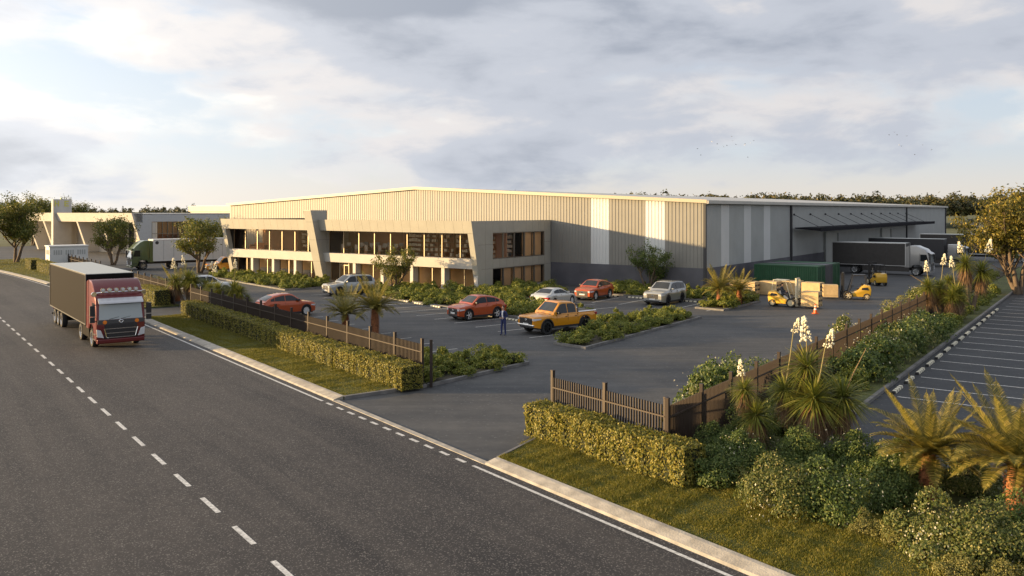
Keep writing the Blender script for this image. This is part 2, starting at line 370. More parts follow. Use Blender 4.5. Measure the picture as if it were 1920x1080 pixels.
for p, l in ((lawn_left, 'mown lawn strip along the road between driveways'), (lawn_right, 'mown lawn and planting strip right of the driveway'), (lawn_mid, 'lawn strip beyond the second driveway'), (lawn_far, 'lawn at the far bend of the road')):
    raised('lawn', p, l, M_lawn)
bed_A = [RN(31.0, 18.95), RN(32.6, 25.6), RN(35.4, 25.9), RN(36.6, 18.95)]
bed_B = [W(5.0, -33.1), W(7.3, -33.6), W(7.05, -17.5), W(3.6, -17.6), W(3.3, -24.5)]
bed_C = [W(-55, -15.6), W(-43.3, -18.8), W(-33.2, -21.4), W(-32.2, -17.0), W(-36.5, -12.9), W(-55, -12.8)]
bed_D = [W(-26, -19.3), W(-18, -21.4), W(-11.3, -23.2), W(-2.7, -25.2), W(3.2, -24.6), W(3.5, -22.4), W(-4, -20.6), W(-9.8, -17.2), W(-9.8, -6.8), W(-16.8, -6.8), W(-16.8, -12.9), W(-26, -12.9)]
bed_E = [W(-9.7, -7.0), W(4.4, -7.0), W(4.4, -12.1), W(6.7, -12.4), W(6.9, -5.0), W(3.0, -.1), W(-9.7, -.1)]
bed_H = [W(17.6, -43), W(20.15, -49.4), W(20.15, 58), W(18.2, 58)]
for p, l in ((bed_A, 'planting bed left of the driveway'), (bed_B, 'kerbed planting island behind the yellow pickup'), (bed_C, 'planting bed before the left office wing'), (bed_D, 'large planting bed round the office corner'), (bed_E, 'planting bed along the warehouse wall'), (bed_H, 'planting strip inside the long fence')):
    raised('planting_bed', p, l); 
    if p is not bed_H: kerb_path(p, 'low concrete kerb round the ' + l, closed=True)
kerb_path([RN(31.0, 14.95), RN(31.0, 18.8)], 'concrete edging of lawn at the driveway left side')
kerb_path([RN(20.55, 15.0), RN(22.2, 18.8)], 'concrete edging of lawn at the driveway right side', w=.1)
kerb_path([W(23.0, -46.4), W(23.0, 60)], 'long dark kerb between planting strip and parking lot')
# wheel stops
M_stopw = mat('stop_white', (.68, .64, .5), .7, var=.15, vscale=8); M_stopb = mat('stop_black', (.03, .03, .03), .8)
def wheel_stop_proto(L=1.7):
    t = thing('wheel_stop', 'x', 'wheel stop')
    b = MB(); b.prism([(-.08, 0), (.08, 0), (.06, .1), (-.06, .1)], 'y', -L / 2, L / 2); b.build('body', M_stopb, t)
    for k in range(4):
        y = -L / 2 + .1 + k * (L - .2) / 4; b = MB(); b.prism([(-.088, .005), (.088, .005), (.066, .106), (-.066, .106)], 'y', y + .08, y + .34); b.build('stripe', M_stopw, t)
    return t
ws = wheel_stop_proto(); first = True
def stop_at(p, rz, label, group):
    global first
    if first: ws.location = p; ws.rotation_euler = (0, 0, rz); ws['label'] = label; ws['group'] = group; first = False
    else: copy_tree(ws, p, rz, label, group)
for i in range(15): stop_at(W(23.45, -34.95 + 2.5 * i, .0), A_UV, 'striped rubber wheel stop along the kerb of the right parking lot', 'wheel stops of the right lot')
for i in range(6): stop_at(W(-8 + 2.5 * i, -8.0, .0), A_UV + math.pi / 2, 'striped wheel stop before the shrubs at the warehouse wall', 'wheel stops by the warehouse')
for i in range(7): stop_at(RN(46.3 + 2.5 * i, 35.0, .0), A_RN, 'striped wheel stop along the office shrub bed', 'wheel stops by the office bed')
# grass blades
def grass(name, poly, n, h, label, seed, keep=None, m=None):
    rng = np.random.default_rng(seed); xs = [p[0] for p in poly]; ys = [p[1] for p in poly]
    x = rng.uniform(min(xs), max(xs), n * 4); y = rng.uniform(min(ys), max(ys), n * 4)
    k = inside(x, y, poly)
    if keep is not None: k &= keep(x, y)
    x = x[k][:n]; y = y[k][:n]; n = len(x)
    P = np.stack([x, y, np.full(n, .095)], 1); a = rng.uniform(0, 6.283, n); w = .011 * rng.uniform(.7, 1.5, n)
    clump = .65 + .5 * np.sin(x * 1.9 + np.sin(y * 1.3) * 2) * np.sin(y * 1.6 + 1.3 * np.sin(x)) + .25 * np.sin(x * 7) * np.sin(y * 6.1)
    hh = h * np.clip(clump, .35, 1.3) * rng.uniform(.6, 1.4, n)
    s = np.stack([np.cos(a) * w, np.sin(a) * w, np.zeros(n)], 1); lean = rng.normal(0, .5, (n, 2)) * hh[:, None]
    tip = P + np.stack([lean[:, 0], lean[:, 1], hh], 1)
    vs = np.stack([P - s, P + s, tip], 1).reshape(-1, 3)
    me = np_mesh(name, vs, np.arange(3 * n).reshape(n, 3), m or MG)
    return tag(put(name, me), label, 'grass', kind='stuff')
MG = leaf_mat('grass_blade', (.10, .115, .014), (.23, .205, .03), (.36, .29, .06), .3)
fr = [RN(20.5, 14.97), RN(22.1, 18.0), RN(16.2, 18.2), RN(12.5, 21.0), RN(6, 20.5), RN(4, 14.97)]
grass('grass', fr, 230000, .07, 'short yellow green grass right of the driveway', 3)
grass('grass', [RN(31.1, 14.97), RN(62.8, 14.97), RN(62.8, 17.9), RN(31.1, 17.9)], 190000, .07, 'short grass of the lawn strip before the left hedges', 4)
grass('grass', lawn_mid, 25000, .09, 'grass beyond the second driveway', 5)
grass('grass', lawn_far, 40000, .12, 'grass at the far bend of the road', 6)
# ------------------------------------------------------------------ warehouse
UV_FRAME = dict(loc=C0, rz=A_UV)
wh = thing('warehouse', 'long cream and grey metal clad warehouse with low gable roof', 'warehouse', C0, A_UV)
EAVE = 8.45; APEX = 10.25; ULEFT = -72.0; VEND = 132.0
def zt(u): return EAVE + (APEX - EAVE) * (1 - abs(u + 36) / 36)
def corrugated(u0, u1, zb, ztop, m, name, parent, along='u', depth=.035, pitch=.36):
    b = MB(); rows = []; k = max(1, round((u1 - u0) / pitch)); p = (u1 - u0) / k
    for i in range(k):
        a = u0 + i * p
        for t, d in ((0, 0), (.62, 0), (.70, -depth), (.92, -depth)): rows.append((a + t * p, d))
    rows.append((u1, 0))
    if along == 'u': b.grid([[(u, d, zb), (u, d, ztop(u))] for u, d in rows]); b.f = [f[::-1] for f in b.f]
    else: b.grid([[(-d, v, zb), (-d, v, ztop(v))] for v, d in rows]); b.f = [f[::-1] for f in b.f]
    return b.build(name, m, parent)
def useg(px):                                   # distance along the front wall seen at picture column px
    k = (px - 960) / FPX; return (k * C0.y - C0.x) / (U.x - k * U.y)
def vseg(px):
    k = (px - 960) / FPX; return (k * C0.y - C0.x) / (V.x - k * V.y)
su = [ULEFT, useg(1108), useg(1142), useg(1210), useg(1247), 0]
for i in range(5): corrugated(su[i], su[i + 1], 2.25, lambda u: zt(u) - .12, M_white if i in (1, 3) else M_cream, 'wall_stripe' if i in (1, 3) else 'wall_cladding', wh)
sv = [0, vseg(1352), vseg(1367), vseg(1395), vseg(1408), vseg(1432), vseg(1444), vseg(1482), VEND]
for i in range(8): corrugated(sv[i], sv[i + 1], 2.25, lambda v: EAVE - .12, M_white if i in (1, 3, 5) else M_grey, 'wall_stripe' if i in (1, 3, 5) else 'wall_cladding', wh, 'v', depth=.02, pitch=.36)
b = MB(); b.box(ULEFT, .05, -.06, .25, -.05, 2.25); b.box(-.2, .06, .25, VEND, -.05, 2.25); b.build('plinth', M_plinth, wh)
b = MB(); b.box(ULEFT, ULEFT + .2, .25, VEND, -.05, EAVE - .1); b.box(ULEFT + .2, -.2, VEND - .2, VEND, 0, EAVE - .1)
b.build('rear_wall', M_grey, wh)
b = MB(); OV = .35
for s0, s1 in ((-36, .3), (ULEFT - .3, -36)):
    z0 = zt(s0) if s0 == -36 else EAVE - .015; z1 = zt(s1) if s1 == -36 else EAVE - .015
    poly = [(s0, z0 - .08), (s1, z1 - .08), (s1, z1 + .14), (s0, z0 + .14)]; b.prism(poly, 'y', -OV, VEND + .3)
b.build('roof', M_roofm, wh)
b = MB()
for s0, s1 in ((-36, .32), (ULEFT - .32, -36)):
    z0 = zt(s0) if s0 == -36 else EAVE; z1 = zt(s1) if s1 == -36 else EAVE
    b.prism([(s0, z0 - .16), (s1, z1 - .16), (s1, z1 + .16), (s0, z0 + .16)], 'y', -OV - .04, -OV)
b.build('barge_board', mat('barge', (.46, .40, .30), .5), wh)
b = MB(); b.box(.3, .48, -.35, VEND, EAVE - .2, EAVE + .08); b.build('gutter', M_roofm, wh)
b = MB(); b.box(.06, .32, -.3, VEND, EAVE - .26, EAVE - .1); b.build('eave_soffit', M_dark, wh)
b = MB(); b.box(-.14, .1, -.11, .14, 0, EAVE - .1); b.build('corner_trim', M_dark, wh)
for px in (1482, 1699, 1772):
    v = vseg(px); b = MB(); b.box(.0, .22, v - .16, v + .16, .1, EAVE - .15); b.build('downpipe', M_dark, wh)
M_door = mat('roller_door', (.44, .45, .42), .55, var=.06, vscale=1)
for v0, v1 in ((vseg(1545), vseg(1568)), (vseg(1651), vseg(1668))):
    b = MB()
    for k in range(22): b.prism([(v0, k * .21), (v1, k * .21), (v1, k * .21 + .2), (v0, k * .21 + .2)], 'x', .08, .14)
    d = b.build('roller_door', M_door, wh)
    b = MB(); b.box(.05, .3, v1, v1 + .18, 0, 4.7); b.box(.05, .3, v0 - .18, v0, 0, 4.7); b.box(.05, .3, v0, v1, 4.63, 4.85); b.build('door_frame', M_grey, d)
# dock canopy on tie rods
cv0, cv1 = vseg(1486), vseg(1700) + 8
ca = MB(); ca.prism([(.25, 5.62), (.25, 5.5), (3.2, 5.25), (3.2, 5.6), ], 'y', cv0, cv1); M_can = mat('canopy_steel', (.02, .02, .024), .95, spec=.1); can = ca.build('canopy', M_can, wh)
b = MB(); b.box(3.2, 3.28, cv0 - .05, cv1 + .05, 5.2, 5.65); b.build('fascia', M_can, can)
for i, px in enumerate((1486, 1517, 1545, 1570, 1593, 1613, 1632, 1650, 1667, 1682, 1697)):
    v = vseg(px) + .3
    b = MB(); b.tube([(.05, v, 7.15), (3.05, v, 5.68)], .035, 6); b.ball((.1, v, 7.15), .13, 8, 6); b.build('tie_rod', M_dark, wh)
b = MB(); b.box(-66, -58, 30, 33, EAVE + .5, 10.3); b.box(-66.1, -57.9, 29.9, 33.1, 10.3, 10.42); tag(put('roof_plant', b.mesh('roof_plant', M_grey), None, C0, A_UV), 'grey box of roof plant above the left warehouse slope', 'roof plant')
# ------------------------------------------------------------------ office block
of = thing('office_building', 'two storey office block with raked panel frame and full height glazing', 'office building', C0, A_UV)
OZ = 6.65; ZG = 2.15; ZS = 3.1; ZH = 5.5; UE = -17.0; UL = -55.0; UB0, UB1 = -39.0, -37.9
def vf(z): return -11.95 - .215 * z               # the frame leans outwards as it rises
VG = -11.75
def slab(u0, u1, z0, z1, d, m, name, parent=of, off=0):
    b = MB(); o = vf(z0) + off; q = vf(z1) + off
    vs = [(u0, o, z0), (u1, o, z0), (u1, q, z1), (u0, q, z1), (u0, o + d, z0), (u1, o + d, z0), (u1, q + d, z1), (u0, q + d, z1)]
    b.add(vs, [(0, 1, 2, 3), (5, 4, 7, 6), (4, 0, 3, 7), (1, 5, 6, 2), (3, 2, 6, 7), (4, 5, 1, 0)]); return b.build(name, m, parent)
def fascia(u0, u1, n):
    bb = slab(u0, u1, ZH, OZ - .02, .5, M_dark, 'fascia_backing', off=.045)
    w = (u1 - u0) / n
    for i in range(n): slab(u0 + i * w + .008, u0 + (i + 1) * w - .008, ZH - .01, OZ, .04, M_panel, 'panel', bb)
fascia(UL + .0, UB0, 14); fascia(UB1, UE, 19)
for u0, u1 in ((UL + .62, UB0), (UB1, UE - .62)):
    slab(u0, u1, ZG, ZS, 1.0, M_pale, 'floor_band')
for u0 in (UL, UE - .62): 
    for z0, z1 in ((0, 2.6), (2.6, ZH - .02)): slab(u0, u0 + .62, z0, z1 - .012, .6, M_panel, 'frame_post')
# end walls: right one panelled with two window strips, raked front edge
def endwall(u, sgn):
    x0, x1 = (u - .25, u - .03) if sgn > 0 else (u + .03, u + .25)
    wv0, wv1 = -10.1, -1.3
    holes = ((.25, 2.12), (3.0, 5.5))
    zs = [0, .25, 2.12, 3.0, 5.5, OZ - .02]
    bk = MB()
    for i in range(5):
        z0, z1 = zs[i], zs[i + 1]
        if i in (1, 3): bk.prism([(vf(z0) + .05, z0), (wv0, z0), (wv0, z1), (vf(z1) + .05, z1)], 'x', x0, x1); bk.box(x0, x1, wv1, -.1, z0, z1)
        else: bk.prism([(vf(z0) + .05, z0), (-.1, z0), (-.1, z1), (vf(z1) + .05, z1)], 'x', x0, x1)
    back = bk.build('end_wall', M_dark, of)
    px0, px1 = (x1 + .001, x1 + .035) if sgn > 0 else (x0 - .035, x0 - .001)
    g = .01
    def pan(poly):
        m_ = MB(); m_.prism(poly, 'x', px0, px1); m_.build('panel', M_panel, back)
    cols = [wv0 - 1.1, wv0]
    for z0, z1 in ((0, 2.12), (2.12, 4.4), (4.4, OZ)):
        pan([(vf(z0), z0 + g), (cols[0] - g, z0 + g), (cols[0] - g, z1 - g), (vf(z1), z1 - g)]); pan([(cols[0] + g, z0 + g), (wv0 - g, z0 + g), (wv0 - g, z1 - g), (cols[0] + g, z1 - g)])
        pan([(wv1 + g, z0 + g), (-.15, z0 + g), (-.15, z1 - g), (wv1 + g, z1 - g)])
    n = 8; w = (wv1 - wv0) / n
    for k in range(n):
        a, c = wv0 + k * w + g, wv0 + (k + 1) * w - g
        for z0, z1 in ((0, .25), (2.12, 3.0), (5.5, OZ)): pan([(a, z0 + g), (c, z0 + g), (c, z1 - g), (a, z1 - g)])
    for z0, z1 in holes:
        np_ = 5; w2 = (wv1 - wv0) / np_; fr_ = MB()
        for k in range(np_ + 1): fr_.box(x0 + .02, x1 + .02, wv0 + k * w2 - .05, wv0 + k * w2 + .05, z0, z1)
        fr_.box(x0 + .02, x1 + .02, wv0, wv1, z0, z0 + .07); fr_.box(x0 + .02, x1 + .02, wv0, wv1, z1 - .07, z1)
        wn = fr_.build('window', M_frame, of)
        for k in range(np_):
            a_, c_ = wv0 + k * w2 + .05, wv0 + (k + 1) * w2 - .05; p = MB(); p.add([(x0 + .09, a_, z0 + .07), (x0 + .09, c_, z0 + .07), (x0 + .09, c_, z1 - .07), (x0 + .09, a_, z1 - .07)], [(0, 1, 2, 3)]); p.build('pane', M_pane, wn)
endwall(UE, 1); endwall(UL, -1)
M_blind = mat('tan_blind', (.80, .58, .36), .8, var=.06, vscale=1)  # tan blinds, colour brightened to stand in for amber interior light
for k, z0, z1 in ((1, .3, 2.1), (2, .3, 2.1), (3, .3, 2.1), (4, .3, 2.1), (3, 3.05, 5.45), (4, 3.05, 5.45)):
    a_ = -10.1 + 1.76 * k; b = MB(); b.box(UE - .42, UE - .4, a_ + .06, a_ + 1.7, z0, z1); b.build('blind', M_blind, of)
# blade wall standing through the front
bl = MB(); bl.prism([(vf(0) - .55, 0), (-9.0, 0), (-9.0, 6.35), (-12.1, 6.36), (-12.1, 7.6), (vf(7.6) - .75, 7.6)], 'x', UB0, UB1); blade = bl.build('blade_wall', M_dark, of)
for z0, z1 in ((0, 2.2), (2.2, 4.5), (4.5, 6.4), (6.4, 7.62)):
    b = MB(); y0, y1 = vf(z0) - .58 - .026 * z0, vf(z1) - .58 - .026 * z1; g = .01
    b.add([(UB0 - .03, y0, z0 + g), (UB1 + .03, y0, z0 + g), (UB1 + .03, y1, z1 - g), (UB0 - .03, y1, z1 - g), (UB0 - .03, y0 + .04, z0 + g), (UB1 + .03, y0 + .04, z0 + g), (UB1 + .03, y1 + .04, z1 - g), (UB0 - .03, y1 + .04, z1 - g)],
          [(0, 1, 2, 3), (1, 5, 6, 2), (4, 0, 3, 7), (3, 2, 6, 7), (5, 4, 7, 6), (4, 5, 1, 0)]); b.build('panel', M_panel, blade)
    for x0, x1 in ((UB1, UB1 + .03), (UB0 - .03, UB0)):
        ys = [None, -11.4, -9.0]
        b = MB(); b.prism([(y0 + .045, z0 + g), (-12.2 - g, z0 + g), (-12.2 - g, z1 - g), (y1 + .045, z1 - g)], 'x', x0, x1); b.build('panel', M_panel, blade)
        if z1 < 7: b = MB(); b.prism([(-12.2 + g, z0 + g), (-9.0, z0 + g), (-9.0, z1 - g), (-12.2 + g, z1 - g)], 'x', x0, x1); b.build('panel', M_panel, blade)
b = MB(); b.box(UB0 - .03, UB1 + .03, vf(7.62) - .78, -12.1, 7.62, 7.66); b.build('capping', M_panel, blade)
# floors, ceilings, interior walls
M_int = mat('interior_wall', (.46, .24, .13), .8, var=.12, vscale=.5); M_floor = mat('interior_floor', (.5, .36, .25), .5, var=.1); M_ceil = mat('interior_ceiling', (.72, .62, .52), .8)
b = MB(); b.box(UL + .3, UE - .3, VG + .0, -.1, .0, .06); b.build('ground_floor', M_floor, of)
b = MB(); b.box(UL + .3, UE - .3, VG - .2, -.1, 2.45, 2.95); b.build('upper_floor', M_floor, of)
b = MB(); b.box(UL + .3, UE - .3, VG - .9, -.1, 5.55, 5.7); b.build('ceiling', M_ceil, of)
b = MB(); b.box(UL + .3, UE - .3, -13.2, -.1, 6.3, 6.42); b.build('roof', M_roofm, of)
b = MB(); b.box(UL + .3, UE - .3, -7.6, -7.4, 2.95, 5.55); b.build('interior_wall', M_int, of)
b = MB(); b.box(UL + .3, UE - .3, -10.1, -9.9, .06, 2.45); b.build('interior_wall', mat('lobby_wall', (.86, .58, .29), .8, var=.1, vscale=.6), of)
for u in (-46.5, -38.45, -29.5): b = MB(); b.box(u - .07, u + .07, -9.0, -7.6, 2.95, 5.55); b.build('partition', M_int, of)
# front glazing
M_mull = mat('mullion_metal', (.40, .33, .22), .4, .3)
def glazing(u0, u1, n, z0, z1, name, v=VG, door=None):
    w = (u1 - u0) / n; fr_ = MB()
    for k in range(n + 1): fr_.box(u0 + k * w - .045, u0 + k * w + .045, v - .06, v + .06, z0, z1)
    fr_.box(u0, u1, v - .05, v + .05, z0, z0 + .07); fr_.box(u0, u1, v - .05, v + .05, z1 - .07, z1)
    if door is not None: fr_.box(u0 + door * w, u0 + (door + 1) * w, v - .055, v + .055, 1.75, 1.84); fr_.box(u0 + (door + .5) * w - .04, u0 + (door + .5) * w + .04, v - .055, v + .055, .1, 1.75)
    wn = fr_.build(name, M_mull, of)
    for k in range(n):
        a_, c_ = u0 + k * w + .045, u0 + (k + 1) * w - .045; p = MB(); p.add([(a_, v, z0 + .07), (c_, v, z0 + .07), (c_, v, z1 - .07), (a_, v, z1 - .07)], [(0, 1, 2, 3)]); p.build('pane', M_pane, wn)
glazing(UL + .4, UB0 - .03, 7, ZS - .15, ZH + .05, 'window'); glazing(UB1 + .03, UE - .3, 9, ZS - .15, ZH + .05, 'window')
for k in range(4): glazing(UL + .8 + 3.8 * k, UL + .8 + 3.8 * k + 3.6, 2, .06, ZG + .05, 'window', VG + .25)
glazing(UB1 + .05, UB1 + 4.2, 3, .06, ZG + .05, 'entrance_glazing', VG + .25, door=1)
for k in range(4): glazing(UB1 + 4.6 + 4.05 * k, UB1 + 4.6 + 4.05 * k + 3.75, 2, .06, ZG + .05, 'window', VG + .25)
for u in [UL + .8 + 3.8 * k - .1 for k in range(1, 5)] + [UB1 + 4.4 + 4.05 * k for k in range(5)]:
    b = MB(); b.box(u - .2, u + .2, -12.28, -11.35, .0, ZG + .1); b.build('column', M_pale, of)
# office furniture (seen through the glass)
M_wood = mat('shelf_wood', (.45, .27, .13), .6, var=.2, vscale=3); M_box = mat('file_box', (.74, .68, .56), .7); M_deskm = mat('desk_top', (.28, .13, .06), .5, var=.15); M_sofa = mat('sofa_leather', (.42, .15, .05), .5, var=.15); M_mon = mat('monitor_grey', (.35, .34, .33), .4); M_chair = mat('chair_fabric', (.4, .37, .33), .8)
def on_office(t, u, v, z, rz=0): t.location = W(u, v, z); t.rotation_euler = (0, 0, A_UV + rz)
rs_ = random.Random(5)
def shelf(name, label, u, v, z, w=2.0, h=2.3, rz=0, group=None):
    t = thing(name, label, 'bookshelf', W(u, v, z), A_UV + rz, group)
    b = MB(); b.box(-w / 2, -w / 2 + .04, 0, .35, 0, h); b.box(w / 2 - .04, w / 2, 0, .35, 0, h); b.build('side_panel', M_wood, t)
    for k in range(6): b = MB(); b.box(-w / 2 + .04, w / 2 - .04, 0, .35, k * (h - .04) / 5, k * (h - .04) / 5 + .035); b.build('shelf_board', M_wood, t)
    b = MB()
    for k in range(5):
        x = -w / 2 + .08
        while x < w / 2 - .35:
            ww = rs_.uniform(.18, .5)
            if rs_.random() < .62: b.box(x, min(x + ww, w / 2 - .06), .02, .3, k * (h - .04) / 5 + .036, k * (h - .04) / 5 + .036 + rs_.uniform(.2, .36))
            x += ww + .05
    b.build('boxes', M_box, t)
for i in range(4): shelf('bookshelf', 'wooden shelves with pale boxes behind the upper left office glazing', -46.1 + 1.9 * i, -8.4, 2.96, 1.7, 2.2, group='shelves of the left office wing')
for i in range(5): shelf('bookshelf', 'tall shelves of boxes behind the upper right office glazing', -28.3 + 2.15 * i, -8.6, 2.96, 2.0, 2.4, group='shelves of the right office wing')
for i in range(2): shelf('bookshelf', 'shelves with boxes behind the end wall windows', -18.9, -8.2 + 2.6 * i, 2.96, 2.2, 2.3, -math.pi / 2, 'shelves at the office end wall')
def desk(u, v, z, i):
    t = thing('desk', 'brown office desk with monitor behind the upper glazing', 'desk', W(u, v, z), A_UV, 'office desks upstairs')
    b = MB(); b.box(-.8, .8, -.38, .38, .7, .74); b.build('desk_top', M_deskm, t)
    b = MB(); b.box(-.78, -.4, -.35, .35, 0, .7); b.build('drawer_unit', M_deskm, t)
    for x in (.74,): b = MB(); b.box(x - .03, x + .03, -.35, .35, 0, .7); b.build('leg', M_dark, t)
    mo = MB(); mo.box(-.3, .3, -.02, .02, .86, 1.22); mo.box(-.04, .04, -.015, .05, .74, .9); mo.build('monitor', M_mon, t)
    c = thing('office_chair', 'pale swivel chair at a desk behind the upper glazing', 'chair', W(u + .15, v - .75, z), A_UV, 'office chairs upstairs')
    b = MB(); b.box(-.24, .24, -.22, .24, .43, .5); b.build('seat', M_chair, c, bevel=.03)
    b = MB(); b.box(-.22, .22, -.26, -.2, .55, 1.05); b.build('backrest', M_chair, c, bevel=.02)
    b = MB(); b.tube([(0, 0, .08), (0, 0, .45)], .03, 6)
    for k in range(5): a = k * 1.257; b.tube([(0, 0, .1), (.28 * math.cos(a), .28 * math.sin(a), .05)], .02, 5)
    b.build('base', M_dark, c)
for i in range(5): desk(-36.4 + 1.75 * i, -10.3 + (i % 2) * .25, 2.96, i)
for i in range(4): desk(-35.8 + 1.75 * i, -8.3, 2.96, i)
def sofa(u, v, z, label, m=M_sofa):
    t = thing('sofa', label, 'sofa', W(u, v, z), A_UV)
    b = MB(); b.box(-1.3, 1.3, -.4, .4, .12, .42); b.build('seat', m, t, bevel=.05)
    b = MB(); b.box(-1.3, 1.3, .25, .45, .42, .85); b.build('backrest', m, t, bevel=.05)
    for x in (-1.42, 1.22): b = MB(); b.box(x, x + .2, -.4, .45, .12, .62); b.build('armrest', m, t, bevel=.04)
sofa(-51.6, -10.4, 2.96, 'orange brown leather sofa behind the upper left glazing')
for i, u in enumerate((-50.0, -46.6, -43.2)):
    sofa(u, -10.75, .06, ('pale lobby sofa behind the leftmost ground floor panes', 'pale lobby sofa in the middle of the left ground floor', 'pale lobby sofa nearest the blade wall')[i], mat('pale_sofa', (.6, .55, .47), .8))
# ------------------------------------------------------------------ neighbouring building with sign tower
nb = thing('neighbour_building', 'low pale building with raked fins and flat fascia beyond the road bend', 'building', W(-142, 5.1), A_UV)
def nbox(x0, x1, y0, y1, z0, z1, m, name, par=nb): b = MB(); b.box(x0, x1, y0, y1, z0, z1); return b.build(name, m, par)
LNB = 38.5; M_sand = mat('sand_render', (.62, .55, .45), .8, var=.06, vscale=.4)
b = MB(); b.prism([(-2.0, 7.2), (-1.5, 5.6), (0, 5.6), (0, 7.2)], 'x', 0, LNB); b.build('fascia', M_pale, nb)
nbox(0, LNB, 2.4, 2.7, 0, 5.6, M_sand, 'front_wall'); nbox(0, LNB, 0, 27, 6.9, 7.1, M_roofm, 'roof')
for i, x in enumerate((0, 6.3, 10.8, 19.0, 27.5, 37.9)):
    b = MB(); b.prism([(-1.5, 5.6), (0.4, 0), (1.0, 0), (2.4, 0), (2.4, 5.6)], 'x', x, x + .55); b.build('fin', M_pale, nb)
for x in (3.2, 8.0, 14.2, 22, 25, 30, 34):
    fr_ = nbox(x, x + 1.6, 2.3, 2.42, .3, 5.2, M_dark, 'window'); nbox(x + .1, x + 1.5, 2.27, 2.3, .4, 5.1, M_carglass, 'pane', fr_)
b = MB(); b.prism([(-1.6, 7.1), (.3, 0), (1.7, 0), (1.7, 7.1)], 'x', LNB - .3, LNB); b.box(LNB - .3, LNB, 1.7, 27, 5.7, 7.1); b.box(LNB - .3, LNB, 1.7, 27, 0, 2.6); b.box(LNB - .3, LNB, 9.6, 27, 2.6, 5.7); b.build('end_wall', mat('shade_blue_render', (.44, .46, .48), .8, var=.05), nb)  # bluish tone of the shaded end wall put into its colour
fr_ = MB()
for k in range(9): fr_.box(LNB - .2, LNB + .02, 1.7 + k * .985 - .04, 1.7 + k * .985 + .04, 2.6, 5.7)
fr_.box(LNB - .2, LNB + .02, 1.7, 9.6, 3.6, 3.68)
ewn = fr_.build('window', M_frame, nb)
for k in range(8): nbox(LNB - .14, LNB - .12, 1.74 + k * .985, 1.7 + (k + 1) * .985 - .04, 2.6, 5.7, M_pane, 'pane', ewn)
nbox(LNB - 6, LNB - 5.8, 2.7, 20, 0, 6, M_int, 'interior_wall'); nbox(0.6, LNB - .3, 2.7, 26, 2.4, 2.6, M_floor, 'upper_floor')
tw = MB(); tw.box(11.6, 12.3, -2.4, 1.0, 0, 9.75); tower = tw.build('sign_tower', M_pale, nb)
M_lett = mat('sign_letters', (.55, .52, .10), .5)
def letter(strokes, y0, name='letter'):
    b = MB()
    for a0, a1, c0, c1 in strokes: b.box(12.3, 12.36, y0 + a0, y0 + a1, 8.4 + c0, 8.4 + c1)
    b.build(name, M_lett, tower)
letter([(0, .2, 0, 1.05), (.6, .8, 0, 1.05), (.2, .6, .43, .62)], -2.15); letter([(0, .2, 0, 1.05), (.2, .8, 0, .19), (.2, .7, .43, .62), (.2, .8, .86, 1.05)], -.35)
b = MB(); b.box(11.8, 12.0, -.9, -.75, 9.75, 10.0); b.build('aerial', M_lett, tower)
fb = thing('far_warehouse', 'flat roofed cream warehouse behind the sign tower building', 'warehouse', W(-131, 32), A_UV)
nbox(0, 44, 0, 50, 0, 8.3, M_cream, 'wall', fb); nbox(-.2, 44.2, -.2, 50.2, 8.3, 8.6, M_roofm, 'roof', fb); nbox(-.3, 44.3, -.3, -.2, 7.4, 8.55, M_sand, 'fascia', fb)
fb2 = thing('rear_depot', 'low grey depot beyond the loading docks behind the right tree', 'building', W(4, 138), A_UV)
nbox(0, 40, 0, 30, 0, 5.2, M_sand, 'wall', fb2); nbox(-.4, 40.4, -.6, 30, 5.2, 5.7, M_dark, 'roof', fb2); nbox(0, 40, -.1, 0, 0, 1.6, M_plinth, 'plinth', fb2)
for x in (4, 12, 20, 28): nbox(x, x + 3.2, -.12, -.02, 0.1, 4.0, M_dark, 'dock_door', fb2)
# white service kiosk by the far verge
kk = thing('service_kiosk', 'white metal service kiosk with louvred doors by the far hedge', 'kiosk', RN(121, 18.6), A_RN)
nbox(-1.5, 2.9, -1.6, 1.6, 0, 3.0, M_white, 'body', kk); nbox(-1.6, 3.0, -1.7, 1.7, 3.0, 3.15, M_white, 'roof', kk)
for k in range(3):
    d = nbox(-1.2 + 1.35 * k, 0 + 1.35 * k, -1.64, -1.6, .2, 2.8, M_white, 'door', kk)
    for j in range(4): nbox(-1.05 + 1.35 * k + j * .26, -.9 + 1.35 * k + j * .26, -1.66, -1.64, 2.0, 2.6, M_grey, 'louvre', d)
for j in range(4): nbox(-1.54, -1.5, -1.2 + j * .6, -.9 + j * .6, 2.0, 2.6, M_grey, 'louvre', kk)
nbox(-1.55, -1.5, -.4, .4, .1, 1.4, mat('kiosk_hatch', (.25, .2, .14), .6), 'hatch', kk)
